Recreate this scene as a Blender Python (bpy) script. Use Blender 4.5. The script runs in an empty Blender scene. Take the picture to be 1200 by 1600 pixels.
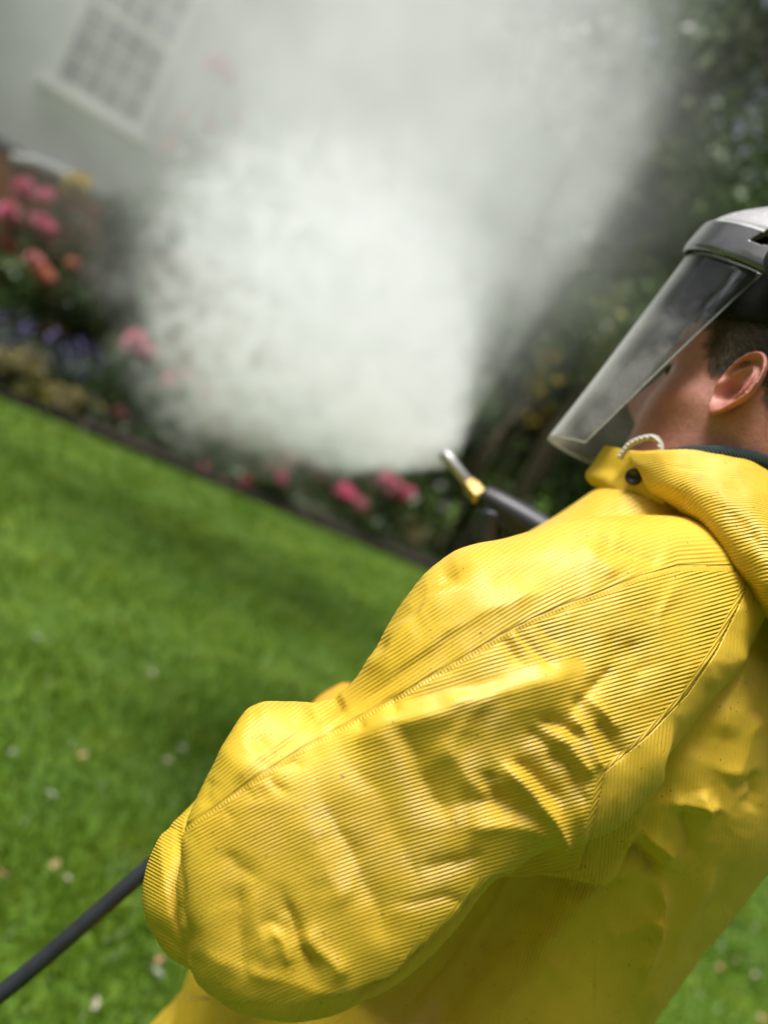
import bpy, math, random
import numpy as np
from mathutils import Vector, Matrix

SC = bpy.context.scene
COL = SC.collection
rad = math.radians

# ------------------------------------------------------------------ camera
FPX = 1300.0                       # focal length in pixels of a 1200 px wide frame
HZ = 137.0                         # horizon above the picture centre, in the same pixels
ROLL = rad(27.0)
PITCH = math.atan(HZ / FPX)
CAM = np.array([0.0, 0.0, 1.45])
FWD = np.array([0.0, math.cos(PITCH), -math.sin(PITCH)])
RGT = np.array([1.0, 0.0, 0.0])
UPC = np.array([0.0, math.sin(PITCH), math.cos(PITCH)])
CX = math.cos(ROLL) * RGT + math.sin(ROLL) * UPC
CY = -math.sin(ROLL) * RGT + math.cos(ROLL) * UPC

cam_d = bpy.data.cameras.new("camera")
cam = bpy.data.objects.new("camera", cam_d)
COL.objects.link(cam)
M = Matrix.Identity(4)
for i in range(3):
    M[i][0], M[i][1], M[i][2], M[i][3] = CX[i], CY[i], -FWD[i], CAM[i]
cam.matrix_world = M
cam_d.sensor_fit = 'HORIZONTAL'
cam_d.sensor_width = 24.0
cam_d.lens = 24.0 * FPX / 1200.0
cam_d.clip_start = 0.02
cam_d.clip_end = 500.0
cam_d.dof.use_dof = True
cam_d.dof.focus_distance = 0.60
cam_d.dof.aperture_fstop = 2.2
SC.camera = cam

# ------------------------------------------------------------------ light
SUN_EL, SUN_AZ = rad(69), rad(-122)      # azimuth from +Y, negative = to the left
w = bpy.data.worlds.new("World")
SC.world = w
w.use_nodes = True
nt = w.node_tree
nt.nodes.clear()
o_ = nt.nodes.new("ShaderNodeOutputWorld")
b_ = nt.nodes.new("ShaderNodeBackground")
s_ = nt.nodes.new("ShaderNodeTexSky")
s_.sky_type = 'NISHITA'
s_.sun_disc = False
s_.sun_elevation = SUN_EL
s_.sun_rotation = SUN_AZ
s_.air_density = 0.6
s_.dust_density = 9.0
s_.ozone_density = 0.6
b_.inputs['Strength'].default_value = 0.082
hs_ = nt.nodes.new("ShaderNodeHueSaturation")      # thin white overcast takes most of the blue out of the sky
hs_.inputs['Saturation'].default_value = 0.55
hs_.inputs['Value'].default_value = 1.08
nt.links.new(s_.outputs[0], hs_.inputs['Color'])
nt.links.new(hs_.outputs[0], b_.inputs[0])
nt.links.new(b_.outputs[0], o_.inputs[0])

sun_d = bpy.data.lights.new("sun", 'SUN')
sun_d.energy = 3.1
sun_d.angle = rad(20)
sun_d.color = (1.0, 0.99, 0.975)
sun = bpy.data.objects.new("sun", sun_d)
COL.objects.link(sun)
sdir = Vector((math.sin(SUN_AZ) * math.cos(SUN_EL), math.cos(SUN_AZ) * math.cos(SUN_EL), math.sin(SUN_EL)))
sun.rotation_euler = sdir.to_track_quat('Z', 'Y').to_euler()

SC.view_settings.view_transform = 'Standard'
SC.view_settings.look = 'None'
SC.view_settings.exposure = 0.52
SC.view_settings.gamma = 1.0
SC.view_settings.use_curve_mapping = False
SC.render.engine = 'CYCLES'
cy = SC.cycles
cy.use_denoising = True
try:
    cy.denoiser = 'OPENIMAGEDENOISE'
    cy.denoising_input_passes = 'RGB_ALBEDO_NORMAL'
except Exception:
    pass
cy.max_bounces = 10
cy.volume_bounces = 4
cy.transparent_max_bounces = 16
cy.volume_step_rate = 1.0
cy.volume_max_steps = 256
cy.sample_clamp_indirect = 8.0
cy.use_adaptive_sampling = False

# ------------------------------------------------------------------ helpers
RNG = np.random.default_rng(7)
random.seed(7)

def P(px, py, d):
    return CAM + d * (FWD + (px - 600.0) / FPX * CX - (py - 800.0) / FPX * CY)

def proj(V):
    q = V - CAM
    d = q @ FWD
    return 600.0 + FPX * (q @ CX) / d, 800.0 - FPX * (q @ CY) / d, d

def ray(px, py):
    return FWD + (px - 600.0) / FPX * CX - (py - 800.0) / FPX * CY

def ground(px, py, z=0.0):
    r = ray(px, py)
    return CAM + r * ((z - CAM[2]) / r[2])

def mesh_from(name, V, F):
    me = bpy.data.meshes.new(name)
    V = np.asarray(V, dtype=np.float32)
    if isinstance(F, np.ndarray):
        n, k = F.shape
        me.vertices.add(len(V))
        me.vertices.foreach_set("co", V.ravel())
        me.loops.add(n * k)
        me.loops.foreach_set("vertex_index", F.astype(np.int32).ravel())
        me.polygons.add(n)
        me.polygons.foreach_set("loop_start", np.arange(0, n * k, k, dtype=np.int32))
        me.update(calc_edges=True)
    else:
        me.from_pydata([tuple(map(float, v)) for v in V], [], [tuple(int(i) for i in f) for f in F])
        me.update()
    return me

def mk(name, V, F, mat, parent=None, base=None, smooth=True, loc=None):
    V = np.asarray(V, dtype=float)
    if base is not None:
        V = V - np.asarray(base)
    me = mesh_from(name, V, F)
    if mat is not None:
        me.materials.append(mat)
    if smooth:
        me.polygons.foreach_set("use_smooth", np.ones(len(me.polygons), dtype=bool))
    o = bpy.data.objects.new(name, me)
    COL.objects.link(o)
    if parent is not None:
        o.parent = parent
    elif base is not None:
        o.location = Vector(base)
    if loc is not None:
        o.location = Vector(loc)
    return o

def empty(name, loc, rz=0.0):
    o = bpy.data.objects.new(name, None)
    COL.objects.link(o)
    o.location = Vector(loc)
    o.rotation_euler = (0, 0, rz)
    return o

def tag(o, label=None, cat=None, group=None, kind=None):
    if label: o["label"] = label
    if cat: o["category"] = cat
    if group: o["group"] = group
    if kind: o["kind"] = kind
    return o

def norm(a):
    a = np.asarray(a, float)
    return a / np.maximum(np.linalg.norm(a, axis=-1, keepdims=True), 1e-12)

def cat_mesh(parts):
    V, F, n = [], [], 0
    for v, f in parts:
        V.append(np.asarray(v, float))
        F += [tuple(int(i) + n for i in q) for q in f]
        n += len(v)
    return np.concatenate(V), F

def catmull(K, n):
    """K (m, ...) control rows -> n rows, uniform Catmull-Rom."""
    K = np.asarray(K, float)
    m = len(K)
    t = np.linspace(0, m - 1, n)
    i = np.clip(t.astype(int), 0, m - 2)
    u = (t - i).reshape((-1,) + (1,) * (K.ndim - 1))
    p0 = K[np.maximum(i - 1, 0)]
    p1, p2 = K[i], K[i + 1]
    p3 = K[np.minimum(i + 2, m - 1)]
    return 0.5 * (2 * p1 + (p2 - p0) * u + (2 * p0 - 5 * p1 + 4 * p2 - p3) * u ** 2 + (3 * p1 - p0 - 3 * p2 + p3) * u ** 3)

def grid_faces(nu, nv, wrap=False):
    F = []
    for i in range(nu - 1):
        for j in range(nv if wrap else nv - 1):
            a, b = i * nv + j, i * nv + (j + 1) % nv
            F.append((a, b, b + nv, a + nv))
    return F

def loft(R, caps=True):
    """R (nu, nv, 3) closed rings."""
    nu, nv = R.shape[:2]
    F = grid_faces(nu, nv, True)
    V = R.reshape(-1, 3)
    if caps:
        F.append(tuple(range(nv))[::-1])
        F.append(tuple(range((nu - 1) * nv, nu * nv)))
    return V, F

def tube(pts, radii, seg=10, caps=True, n=None, flat=1.0):
    pts = np.asarray(pts, float)
    radii = np.full(len(pts), radii, float) if np.isscalar(radii) else np.asarray(radii, float)
    if n:
        pr = catmull(np.concatenate([pts, radii[:, None]], 1), n)
        pts, radii = pr[:, :3], pr[:, 3]
    T = norm(np.gradient(pts, axis=0))
    ref = np.array([0, 0, 1.0]) if abs(T[0][2]) < 0.9 else np.array([1.0, 0, 0])
    U = norm(np.cross(T[0], ref))
    R = []
    for k in range(len(pts)):
        U = norm(U - T[k] * (U @ T[k]))
        W = np.cross(T[k], U)
        a = np.linspace(0, 2 * np.pi, seg, endpoint=False)
        R.append(pts[k] + radii[k] * (np.cos(a)[:, None] * U + flat * np.sin(a)[:, None] * W))
    return loft(np.array(R), caps)

def box(c, ax, ay, az, sx, sy, sz, bev=0.0):
    c = np.asarray(c, float)
    V = []
    if bev <= 0:
        for i in (-1, 1):
            for j in (-1, 1):
                for k in (-1, 1):
                    V.append(c + i * sx / 2 * ax + j * sy / 2 * ay + k * sz / 2 * az)
        return np.array(V), [(0, 1, 3, 2), (4, 6, 7, 5), (0, 4, 5, 1), (2, 3, 7, 6), (0, 2, 6, 4), (1, 5, 7, 3)]
    rings = []
    for zz, ins in ((-sz / 2, bev), (-sz / 2 + bev, 0), (sz / 2 - bev, 0), (sz / 2, bev)):
        hx, hy = sx / 2 - ins, sy / 2 - ins
        b = bev
        q = [(-hx + b, -hy), (hx - b, -hy), (hx, -hy + b), (hx, hy - b), (hx - b, hy), (-hx + b, hy), (-hx, hy - b), (-hx, -hy + b)]
        rings.append([c + x * ax + y * ay + zz * az for x, y in q])
    return loft(np.array(rings))

def lathe(c, axis, prof, seg=24):
    """prof: list of (radius, height along axis)."""
    axis = norm(axis)
    ref = np.array([0, 0, 1.0]) if abs(axis[2]) < 0.9 else np.array([1.0, 0, 0])
    U = norm(np.cross(axis, ref)); W = np.cross(axis, U)
    a = np.linspace(0, 2 * np.pi, seg, endpoint=False)
    R = np.array([np.asarray(c) + h * axis + max(r, 1e-5) * (np.cos(a)[:, None] * U + np.sin(a)[:, None] * W) for r, h in prof])
    return loft(R)

_perm = RNG.permutation(256)
_perm = np.concatenate([_perm, _perm])
_g2 = norm(RNG.normal(size=(256, 2)))
def noise2(x, y):
    xi, yi = np.floor(x).astype(int), np.floor(y).astype(int)
    xf, yf = x - xi, y - yi
    u, v = xf ** 3 * (xf * (xf * 6 - 15) + 10), yf ** 3 * (yf * (yf * 6 - 15) + 10)
    def g(i, j):
        h = _perm[(_perm[(xi + i) & 255] + yi + j) & 255]
        return _g2[h, 0] * (xf - i) + _g2[h, 1] * (yf - j)
    return ((g(0, 0) * (1 - u) + g(1, 0) * u) * (1 - v) + (g(0, 1) * (1 - u) + g(1, 1) * u) * v) * 1.4

def sstep(a, b, x):
    t = np.clip((x - a) / (b - a), 0, 1)
    return t * t * (3 - 2 * t)

def poly_dist(px, py, pts):
    """distance to polyline, side sign (+ = right of travel in picture axes), and position 0..1"""
    pts = np.asarray(pts, float)
    L = np.r_[0, np.cumsum(np.hypot(*np.diff(pts, axis=0).T))]
    best = np.full(px.shape, 1e9); side = np.ones(px.shape); pos = np.zeros(px.shape)
    for k in range(len(pts) - 1):
        a, b = pts[k], pts[k + 1]
        e = b - a; l2 = e @ e
        t = np.clip(((px - a[0]) * e[0] + (py - a[1]) * e[1]) / l2, 0, 1)
        dx, dy = px - a[0] - t * e[0], py - a[1] - t * e[1]
        d = np.hypot(dx, dy)
        m = d < best
        best = np.where(m, d, best)
        side = np.where(m, np.sign(e[0] * dy - e[1] * dx), side)
        pos = np.where(m, (L[k] + t * math.sqrt(l2)) / L[-1], pos)
    return best, side, pos

def eval_mesh(o):
    dg = bpy.context.evaluated_depsgraph_get()
    dg.update()
    me = bpy.data.meshes.new_from_object(o.evaluated_get(dg))
    return me

def remeshed(name, V, F, mat, vox, smooth_it=6, subd=0, sf=0.5):
    """voxel union of closed shells -> one smooth continuous mesh (world coordinates)"""
    o = mk(name + "_tmp", V, F, mat)
    m = o.modifiers.new("r", 'REMESH'); m.mode = 'VOXEL'; m.voxel_size = vox; m.use_smooth_shade = True
    if smooth_it:
        s = o.modifiers.new("s", 'SMOOTH'); s.factor = sf; s.iterations = smooth_it
    if subd:
        ss = o.modifiers.new("d", 'SUBSURF'); ss.levels = subd; ss.render_levels = subd
    me = eval_mesh(o)
    old = o.data
    bpy.data.objects.remove(o); bpy.data.meshes.remove(old)
    me.name = name
    me.polygons.foreach_set("use_smooth", np.ones(len(me.polygons), dtype=bool))
    return me

def co_of(me):
    a = np.empty(len(me.vertices) * 3, dtype=np.float32); me.vertices.foreach_get("co", a)
    return a.reshape(-1, 3).astype(float)
def no_of(me):
    a = np.empty(len(me.vertices) * 3, dtype=np.float32); me.vertices.foreach_get("normal", a)
    return a.reshape(-1, 3).astype(float)
def set_co(me, V):
    me.vertices.foreach_set("co", np.asarray(V, np.float32).ravel()); me.update()
def add_attr(me, name, arr):
    at = me.attributes.new(name, 'FLOAT', 'POINT')
    at.data.foreach_set("value", np.asarray(arr, np.float32).ravel())
def link_mesh(name, me, parent=None, base=None):
    if base is not None:
        set_co(me, co_of(me) - np.asarray(base))
    o = bpy.data.objects.new(name, me); COL.objects.link(o)
    if parent is not None: o.parent = parent
    elif base is not None: o.location = Vector(base)
    return o

# ------------------------------------------------------------------ materials
class NB:
    """tiny node builder"""
    def __init__(s, name):
        s.m = bpy.data.materials.new(name); s.m.use_nodes = True
        s.t = s.m.node_tree; s.t.nodes.clear()
        s.out = s.t.nodes.new("ShaderNodeOutputMaterial")
    def n(s, typ, **kw):
        nd = s.t.nodes.new(typ)
        for k, v in kw.items():
            if k.startswith("_"): setattr(nd, k[1:], v)
        return nd
    def l(s, a, b): s.t.links.new(a, b)
    def put(s, inp, v):
        if hasattr(v, "is_output") or isinstance(v, bpy.types.NodeSocket): s.l(v, inp)
        else: inp.default_value = v
    def math(s, op, a, b=0.0, c=0.0):
        nd = s.n("ShaderNodeMath", _operation=op)
        s.put(nd.inputs[0], a); s.put(nd.inputs[1], b)
        if len(nd.inputs) > 2: s.put(nd.inputs[2], c)
        return nd.outputs[0]
    def vmath(s, op, a, b=(0, 0, 0)):
        nd = s.n("ShaderNodeVectorMath", _operation=op)
        s.put(nd.inputs[0], a); s.put(nd.inputs[1], b)
        return nd.outputs['Value'] if op in ('LENGTH', 'DISTANCE', 'DOT_PRODUCT') else nd.outputs[0]
    def attr(s, name):
        return s.n("ShaderNodeAttribute", _attribute_name=name).outputs['Fac']
    def obj(s): return s.n("ShaderNodeTexCoord").outputs['Object']
    def noise(s, vec, scale, detail=3.0, rough=0.55):
        nd = s.n("ShaderNodeTexNoise")
        s.put(nd.inputs['Vector'], vec); nd.inputs['Scale'].default_value = scale
        nd.inputs['Detail'].default_value = detail; nd.inputs['Roughness'].default_value = rough
        return nd.outputs['Fac']
    def ramp(s, fac, stops):
        nd = s.n("ShaderNodeValToRGB"); s.l(fac, nd.inputs[0])
        e = nd.color_ramp.elements
        while len(e) < len(stops): e.new(0.5)
        for k, (p, c) in enumerate(stops):
            e[k].position = p; e[k].color = (c + (1,)) if len(c) == 3 else c
        return nd.outputs[0]
    def mapr(s, v, a, b, c=0.0, d=1.0, smooth=True):
        nd = s.n("ShaderNodeMapRange"); nd.interpolation_type = 'SMOOTHSTEP' if smooth else 'LINEAR'
        s.put(nd.inputs[0], v)
        for k, x in zip((1, 2, 3, 4), (a, b, c, d)): s.put(nd.inputs[k], x)
        return nd.outputs[0]
    def mixc(s, fac, a, b, mode='MIX'):
        nd = s.n("ShaderNodeMix", _data_type='RGBA', _blend_type=mode)
        s.put(nd.inputs[0], fac); s.put(nd.inputs[6], a); s.put(nd.inputs[7], b)
        return nd.outputs[2]
    def bump(s, h, dist, strength=1.0, nrm=None):
        nd = s.n("ShaderNodeBump"); nd.inputs['Distance'].default_value = dist
        nd.inputs['Strength'].default_value = strength
        s.l(h, nd.inputs['Height'])
        if nrm is not None: s.l(nrm, nd.inputs['Normal'])
        return nd.outputs[0]
    def bsdf(s, col, rough=0.6, **kw):
        nd = s.n("ShaderNodeBsdfPrincipled")
        s.put(nd.inputs['Base Color'], col if not isinstance(col, tuple) else (col + (1,) if len(col) == 3 else col))
        s.put(nd.inputs['Roughness'], rough)
        for k, v in kw.items(): s.put(nd.inputs[k.replace('_', ' ')], v)
        s.l(nd.outputs[0], s.out.inputs['Surface'])
        return nd

def simple(name, col, rough=0.6, var=0.12, scale=30.0, bump=0.0, **kw):
    b = NB(name)
    f = b.noise(b.obj(), scale, 4)
    lo = tuple(max(0, c * (1 - var)) for c in col); hi = tuple(min(1, c * (1 + var)) for c in col)
    c = b.ramp(f, [(0.3, lo), (0.7, hi)])
    if bump:
        kw['Normal'] = b.bump(f, bump)
    b.bsdf(c, rough, **kw)
    return b.m

def leaf_mat(name, dark, light, trans=0.25):
    b = NB(name)
    f = b.noise(b.obj(), 2.3, 2)
    g = b.noise(b.obj(), 19.0, 1)
    fac = b.math('ADD', b.math('MULTIPLY', f, 0.55), b.math('MULTIPLY', g, 0.45))
    c = b.ramp(fac, [(0.32, dark), (0.68, light)])
    bs = b.bsdf(c, 0.45)
    tr = b.n("ShaderNodeBsdfTranslucent"); b.l(c, tr.inputs[0])
    mx = b.n("ShaderNodeMixShader"); mx.inputs[0].default_value = trans
    b.l(bs.outputs[0], mx.inputs[1]); b.l(tr.outputs[0], mx.inputs[2]); b.l(mx.outputs[0], b.out.inputs[0])
    return b.m

MT = {}
YEL = (0.72, 0.465, 0.012)
def jacket_mat(name, ribs=True):
    b = NB(name)
    O = b.obj()
    TAU = 2 * math.pi
    if ribs:
        ra, rb, rc = b.attr("ribA"), b.attr("ribB"), b.attr("ribC")
        s1, s2, st = b.attr("seamTop"), b.attr("seamArm"), b.attr("along")
        amp = b.attr("ribamp")
        def rib(r):
            c = b.math('COSINE', b.math('MULTIPLY', r, TAU))
            return b.math('MULTIPLY_ADD', c, 0.5, 0.5)
        hA, hB, hC = rib(ra), rib(rb), rib(rc)
        top = b.math('GREATER_THAN', s1, 0.0)           # 1 below the top seam
        arm = b.math('GREATER_THAN', s2, 0.0)           # 1 on the body side
        h = b.math('ADD', b.math('MULTIPLY', hA, top), b.math('MULTIPLY', hB, b.math('SUBTRACT', 1.0, top)))
        h = b.math('ADD', b.math('MULTIPLY', h, b.math('SUBTRACT', 1.0, arm)), b.math('MULTIPLY', hC, arm))
        h = b.math('MULTIPLY', h, amp)
        # welted seams: a flat strip with cross stitches beside a groove
        tick = b.math('MULTIPLY_ADD', b.math('COSINE', b.math('MULTIPLY', st, TAU / 5.6)), 0.5, 0.5)
        def seam(h, s, lo, hi):
            strip = b.math('MULTIPLY', b.mapr(s, lo, lo + 1.5), b.mapr(s, hi, hi - 2.0))
            groove = b.mapr(b.math('ABSOLUTE', s), 2.6, 0.6)
            h = b.math('MULTIPLY', h, b.math('SUBTRACT', 1.0, strip))
            h = b.math('ADD', h, b.math('MULTIPLY', strip, b.math('MULTIPLY_ADD', tick, 0.55, 0.35)))
            return b.math('SUBTRACT', h, b.math('MULTIPLY', groove, 1.0))
        ont = b.math('SUBTRACT', 1.0, arm)
        h1 = seam(h, b.math('ADD', s1, b.math('MULTIPLY', arm, 1000.0)), 1.0, 10.0)
        h = seam(h1, b.math('MULTIPLY', s2, -1.0), 0.0, 10.0)
    else:
        h = b.math('MULTIPLY_ADD', b.math('COSINE', b.math('MULTIPLY', b.attr("ribA"), TAU)), 0.5, 0.5)
        h = b.math('MULTIPLY', h, b.attr("ribamp"))
    n1 = b.bump(h, 0.00068, 1.0)
    fine = b.noise(O, 420.0, 3)
    n2 = b.bump(fine, 0.0004, 0.5, n1)
    patchy = b.noise(O, 9.0, 5, 0.65)
    speck = b.noise(O, 330.0, 1)
    base = b.ramp(b.noise(O, 14.0, 4), [(0.3, (0.63, 0.405, 0.022)), (0.7, (0.71, 0.472, 0.036))])
    # darker yellow between the ribs, stronger in patches, and small specks of dirt
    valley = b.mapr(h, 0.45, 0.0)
    d1 = b.math('MULTIPLY', b.math('MULTIPLY', valley, b.attr("ribamp")), b.mapr(patchy, 0.25, 0.75, 0.12, 0.42))
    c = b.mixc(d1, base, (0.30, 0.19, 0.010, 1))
    d2 = b.math('MULTIPLY', b.mapr(speck, 0.735, 0.775), 0.8)
    c = b.mixc(d2, c, (0.10, 0.06, 0.02, 1))
    smudge = b.math('MULTIPLY', b.mapr(b.noise(O, 38.0, 5, 0.7), 0.56, 0.74), b.mapr(patchy, 0.4, 0.65, 0.0, 0.34))
    c = b.mixc(smudge, c, (0.26, 0.17, 0.03, 1))
    rough = b.mapr(patchy, 0.3, 0.7, 0.42, 0.56)
    b.bsdf(c, rough, Normal=n2, Specular_IOR_Level=0.62)
    return b.m
MT['jacket'] = jacket_mat("ribbed_yellow_fabric")
MT['hood'] = jacket_mat("ribbed_yellow_hood", False)

# ------------------------------------------------------------------ ground, bed, house
bE0, bE1 = ground(0, 622), ground(640, 882)
E = norm(bE1 - bE0); E[2] = 0; E = norm(E)              # along the bed's edge, away to the right
NW = np.array([-E[1], E[0], 0.0])                       # towards the house
Z = np.array([0, 0, 1.0])
def bedpt(s, k, z=0.0): return bE0 + s * E + k * NW + z * Z
def on_plane(px, py, k):
    """where the ray of a picture point meets the upright plane k metres behind the bed's edge"""
    r = ray(px, py)
    t = ((bE0 - CAM) @ NW + k) / (r @ NW)
    q = CAM + t * r
    return (q - bE0) @ E, q[2], q

def lawn_mat():
    b = NB("lawn_soil_and_turf")
    O = b.obj()
    big = b.noise(O, 0.9, 3); mid = b.noise(O, 7.0, 4, 0.6); fin = b.noise(O, 55.0, 3, 0.7)
    f = b.math('ADD', b.math('MULTIPLY', big, 0.5), b.math('ADD', b.math('MULTIPLY', mid, 0.25), b.math('MULTIPLY', fin, 0.25)))
    c = b.ramp(f, [(0.34, (0.050, 0.115, 0.003)), (0.5, (0.078, 0.160, 0.004)), (0.66, (0.15, 0.215, 0.008))])
    b.bsdf(c, 0.85, Normal=b.bump(fin, 0.02))
    return b.m
ml = lawn_mat()
n = 90
gx = np.sign(np.linspace(-1, 1, n)) * np.abs(np.linspace(-1, 1, n)) ** 2.2 * 320; gy = gx
X, Y = np.meshgrid(gx, gy, indexing='ij')
Vg = np.stack([X, Y, np.zeros_like(X)], -1).reshape(-1, 3)
tag(mk("lawn", Vg, grid_faces(n, n), ml), kind="structure")

# grass blades over the part of the lawn near enough to show texture
gb = NB("grass_blades")
tip = gb.attr("tip")
gcol = gb.ramp(gb.noise(gb.obj(), 3.0, 4, 0.55), [(0.30, (0.062, 0.148, 0.003)), (0.5, (0.098, 0.195, 0.004)), (0.70, (0.18, 0.245, 0.008))])
gcol = gb.mixc(gb.math('MULTIPLY', tip, 0.35), gcol, (0.17, 0.24, 0.02, 1))
gbs = gb.bsdf(gcol, 0.5)
gtr = gb.n("ShaderNodeBsdfTranslucent"); gb.l(gcol, gtr.inputs[0])
gmx = gb.n("ShaderNodeMixShader"); gmx.inputs[0].default_value = 0.35
gb.l(gbs.outputs[0], gmx.inputs[1]); gb.l(gtr.outputs[0], gmx.inputs[2]); gb.l(gmx.outputs[0], gb.out.inputs[0])

def blades(N):
    d = 0.7 + 10.0 * RNG.random(N) ** 1.3
    r = RNG.uniform(-1.15, 1.35, N)
    x, y = r * d, d
    s = (np.stack([x, y], 1) - bE0[:2]) @ NW[:2]
    k = s < -0.03
    x, y, d = x[k], y[k], d[k]
    m = len(x)
    a = RNG.uniform(0, 2 * np.pi, m)
    hgt = RNG.uniform(0.025, 0.055, m) * (0.8 + 0.5 * (noise2(x * 2.2, y * 2.2) + 0.3))
    wd = RNG.uniform(0.003, 0.006, m) * (0.7 + 0.12 * d)
    ln = RNG.normal(0, 0.02, (m, 2))
    V = np.zeros((m, 3, 3)); 
    V[:, 0] = np.stack([x - np.cos(a) * wd, y - np.sin(a) * wd, np.zeros(m)], 1)
    V[:, 1] = np.stack([x + np.cos(a) * wd, y + np.sin(a) * wd, np.zeros(m)], 1)
    V[:, 2] = np.stack([x + ln[:, 0], y + ln[:, 1], hgt], 1)
    return V.reshape(-1, 3), np.arange(m * 3).reshape(-1, 3)
Vb, Fb = blades(250000)
go = mk("grass", Vb, Fb, gb.m, smooth=False)
add_attr(go.data, "tip", np.tile([0, 0, 1.0], len(Fb)))
tag(go, kind="stuff")

# flower bed: a low mound of soil behind a dark spade-cut edge
soil = simple("bed_soil", (0.036, 0.028, 0.018), 0.95, 0.5, 14.0, 0.03)
ss = np.linspace(-4, 14, 120); kk = np.array([0.0, 0.04, 0.10, 0.25, 0.6, 1.0, 1.5, 2.0, 2.6])
zz = np.array([-0.05, -0.06, 0.0, 0.05, 0.09, 0.10, 0.10, 0.10, 0.10])
Vs = []
for s in ss:
    for k_, z_ in zip(kk, zz):
        jit = 0.025 * noise2(np.array([s * 2.3]), np.array([k_ * 4.0]))[0]
        Vs.append(bedpt(s, k_ + jit, z_ + 0.03 + jit * 0.6 if k_ > 0.05 else z_ + 0.054))
tag(mk("flower_bed_soil", Vs, grid_faces(len(ss), len(kk)), soil), kind="structure")
edge = simple("edging_board", (0.035, 0.028, 0.022), 0.9, 0.4, 20.0, 0.01)
parts = []
for q in range(9):
    c = bedpt(-3.0 + q * 1.5, -0.02 + 0.012 * ((q * 7) % 3 - 1), 0.04)
    o = mk("edging_board", *box(c, E, NW, Z, 1.47, 0.025, 0.10, 0.006), edge, base=c, smooth=False)
    parts.append(o)
eb = empty("bed_edging", bedpt(0, 0, 0))
tag(eb, "dark low edging boards running along the flower bed beside the lawn", "garden edging")
for o in parts:
    o.location = o.location - eb.location; o.parent = eb

# house: grey-white render over a brick base, tall sash window
WK = 2.3                                                # wall stands this far behind the bed's edge
def wallpt(s, z, k=0.0): return bE0 + s * E + (WK + k) * NW + z * Z
def wall_at(px, py):
    s, z, q = on_plane(px, py, WK); return s, z
render_m = simple("grey_white_render", (0.56, 0.57, 0.59), 0.85, 0.08, 2.0, 0.004)
brick_ms = [simple("red_brick_%s" % n_, c, 0.9, 0.25, 18.0, 0.004) for n_, c in
            (("pale", (0.42, 0.17, 0.095)), ("dark", (0.30, 0.11, 0.07)), ("orange", (0.46, 0.21, 0.10)))]
mortar = simple("mortar", (0.38, 0.33, 0.27), 0.95, 0.15, 40.0)
wht = simple("white_window_paint", (0.62, 0.63, 0.62), 0.45, 0.03, 8.0)
gl = NB("window_glass"); gl.bsdf((0.045, 0.048, 0.05), 0.06, Specular_IOR_Level=0.8)
house = empty("house", wallpt(0, 0, 0))
tag(house, "grey rendered house with white sash window above a red brick base", "house")
HB = np.array(house.location)
def hk(name, VF, mat, parent=house, smooth=False):
    return mk(name, np.asarray(VF[0]) - HB, VF[1], mat, parent, smooth=smooth)
sL, z0 = wall_at(70, 120); sR, z0b = wall_at(222, 216)
zs = (z0 + z0b) / 2                                      # sill height
ZB = wall_at(5, 222)[1]                                  # top of the brick base
zT = zs + 1.95
S0, S1, ZH = -4.5, 5.4, 8.6
print("window", sL, sR, zs, "brick top", ZB)
def wbox(s0, s1, za, zb, k0, k1, bev=0.0):
    return box(wallpt((s0 + s1) / 2, (za + zb) / 2, (k0 + k1) / 2), E, NW, Z, abs(s1 - s0), abs(k1 - k0), abs(zb - za), bev)
hk("wall", cat_mesh([wbox(S0, sL, ZB, ZH, 0, 0.3), wbox(sR, S1, ZB, ZH, 0, 0.3), wbox(sL, sR, ZB, zs, 0.001, 0.3), wbox(sL, sR, zT, ZH, 0.001, 0.3)]), render_m)
hk("gable_wall", wbox(S1 - 0.3, S1 - 0.003, 0, ZH - 0.002, 0.302, 6.0), render_m)
hk("string_course", wbox(S0, S1 + 0.03, ZB - 0.07, ZB + 0.03, -0.05, -0.003, 0.01), simple("dark_string_course", (0.16, 0.15, 0.15), 0.8))
rf = hk("roof", (np.array([wallpt(S0, ZH, -0.4), wallpt(S1 + .4, ZH, -0.4), wallpt(S1 + .4, ZH + 3, 4), wallpt(S0, ZH + 3, 4),
                           wallpt(S0, ZH - .15, -0.4), wallpt(S1 + .4, ZH - .15, -0.4), wallpt(S1 + .4, ZH + 2.85, 4), wallpt(S0, ZH + 2.85, 4)]),
                 [(0, 1, 2, 3), (7, 6, 5, 4), (0, 4, 5, 1), (2, 6, 7, 3), (0, 3, 7, 4), (1, 5, 6, 2)]), simple("slate", (0.12, 0.12, 0.14), 0.7))
base = hk("brick_base", wbox(S0, S1, 0, ZB - 0.075, 0.012, 0.3), mortar)
bw, bh = 0.225, 0.075
bm_v, bm_f = box(np.zeros(3), E, NW, Z, bw - 0.012, 0.05, bh - 0.012, 0.004)
bmes = []
for m_ in brick_ms:
    me = mesh_from("brick", bm_v, bm_f); me.materials.append(m_); bmes.append(me)
cnt = 0; rest = [[], [], []]
for row in range(int((ZB - 0.08) / bh)):
    for c_ in range(int((S1 - S0) / bw) - 1):
        s = S0 + (c_ + 0.5 + 0.5 * (row % 2)) * bw; z = (row + 0.5) * bh
        pos = wallpt(s, z, 0.004 + random.uniform(-.003, .003)) - HB
        kx = random.choice([0, 0, 1, 2, 2])
        if -1.2 < s < 1.6 and z > 0.95 and cnt < 290:
            o = bpy.data.objects.new("brick", bmes[kx]); COL.objects.link(o); o.parent = base; o.location = Vector(pos); cnt += 1
        else:
            rest[kx].append((bm_v + pos, bm_f))
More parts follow.
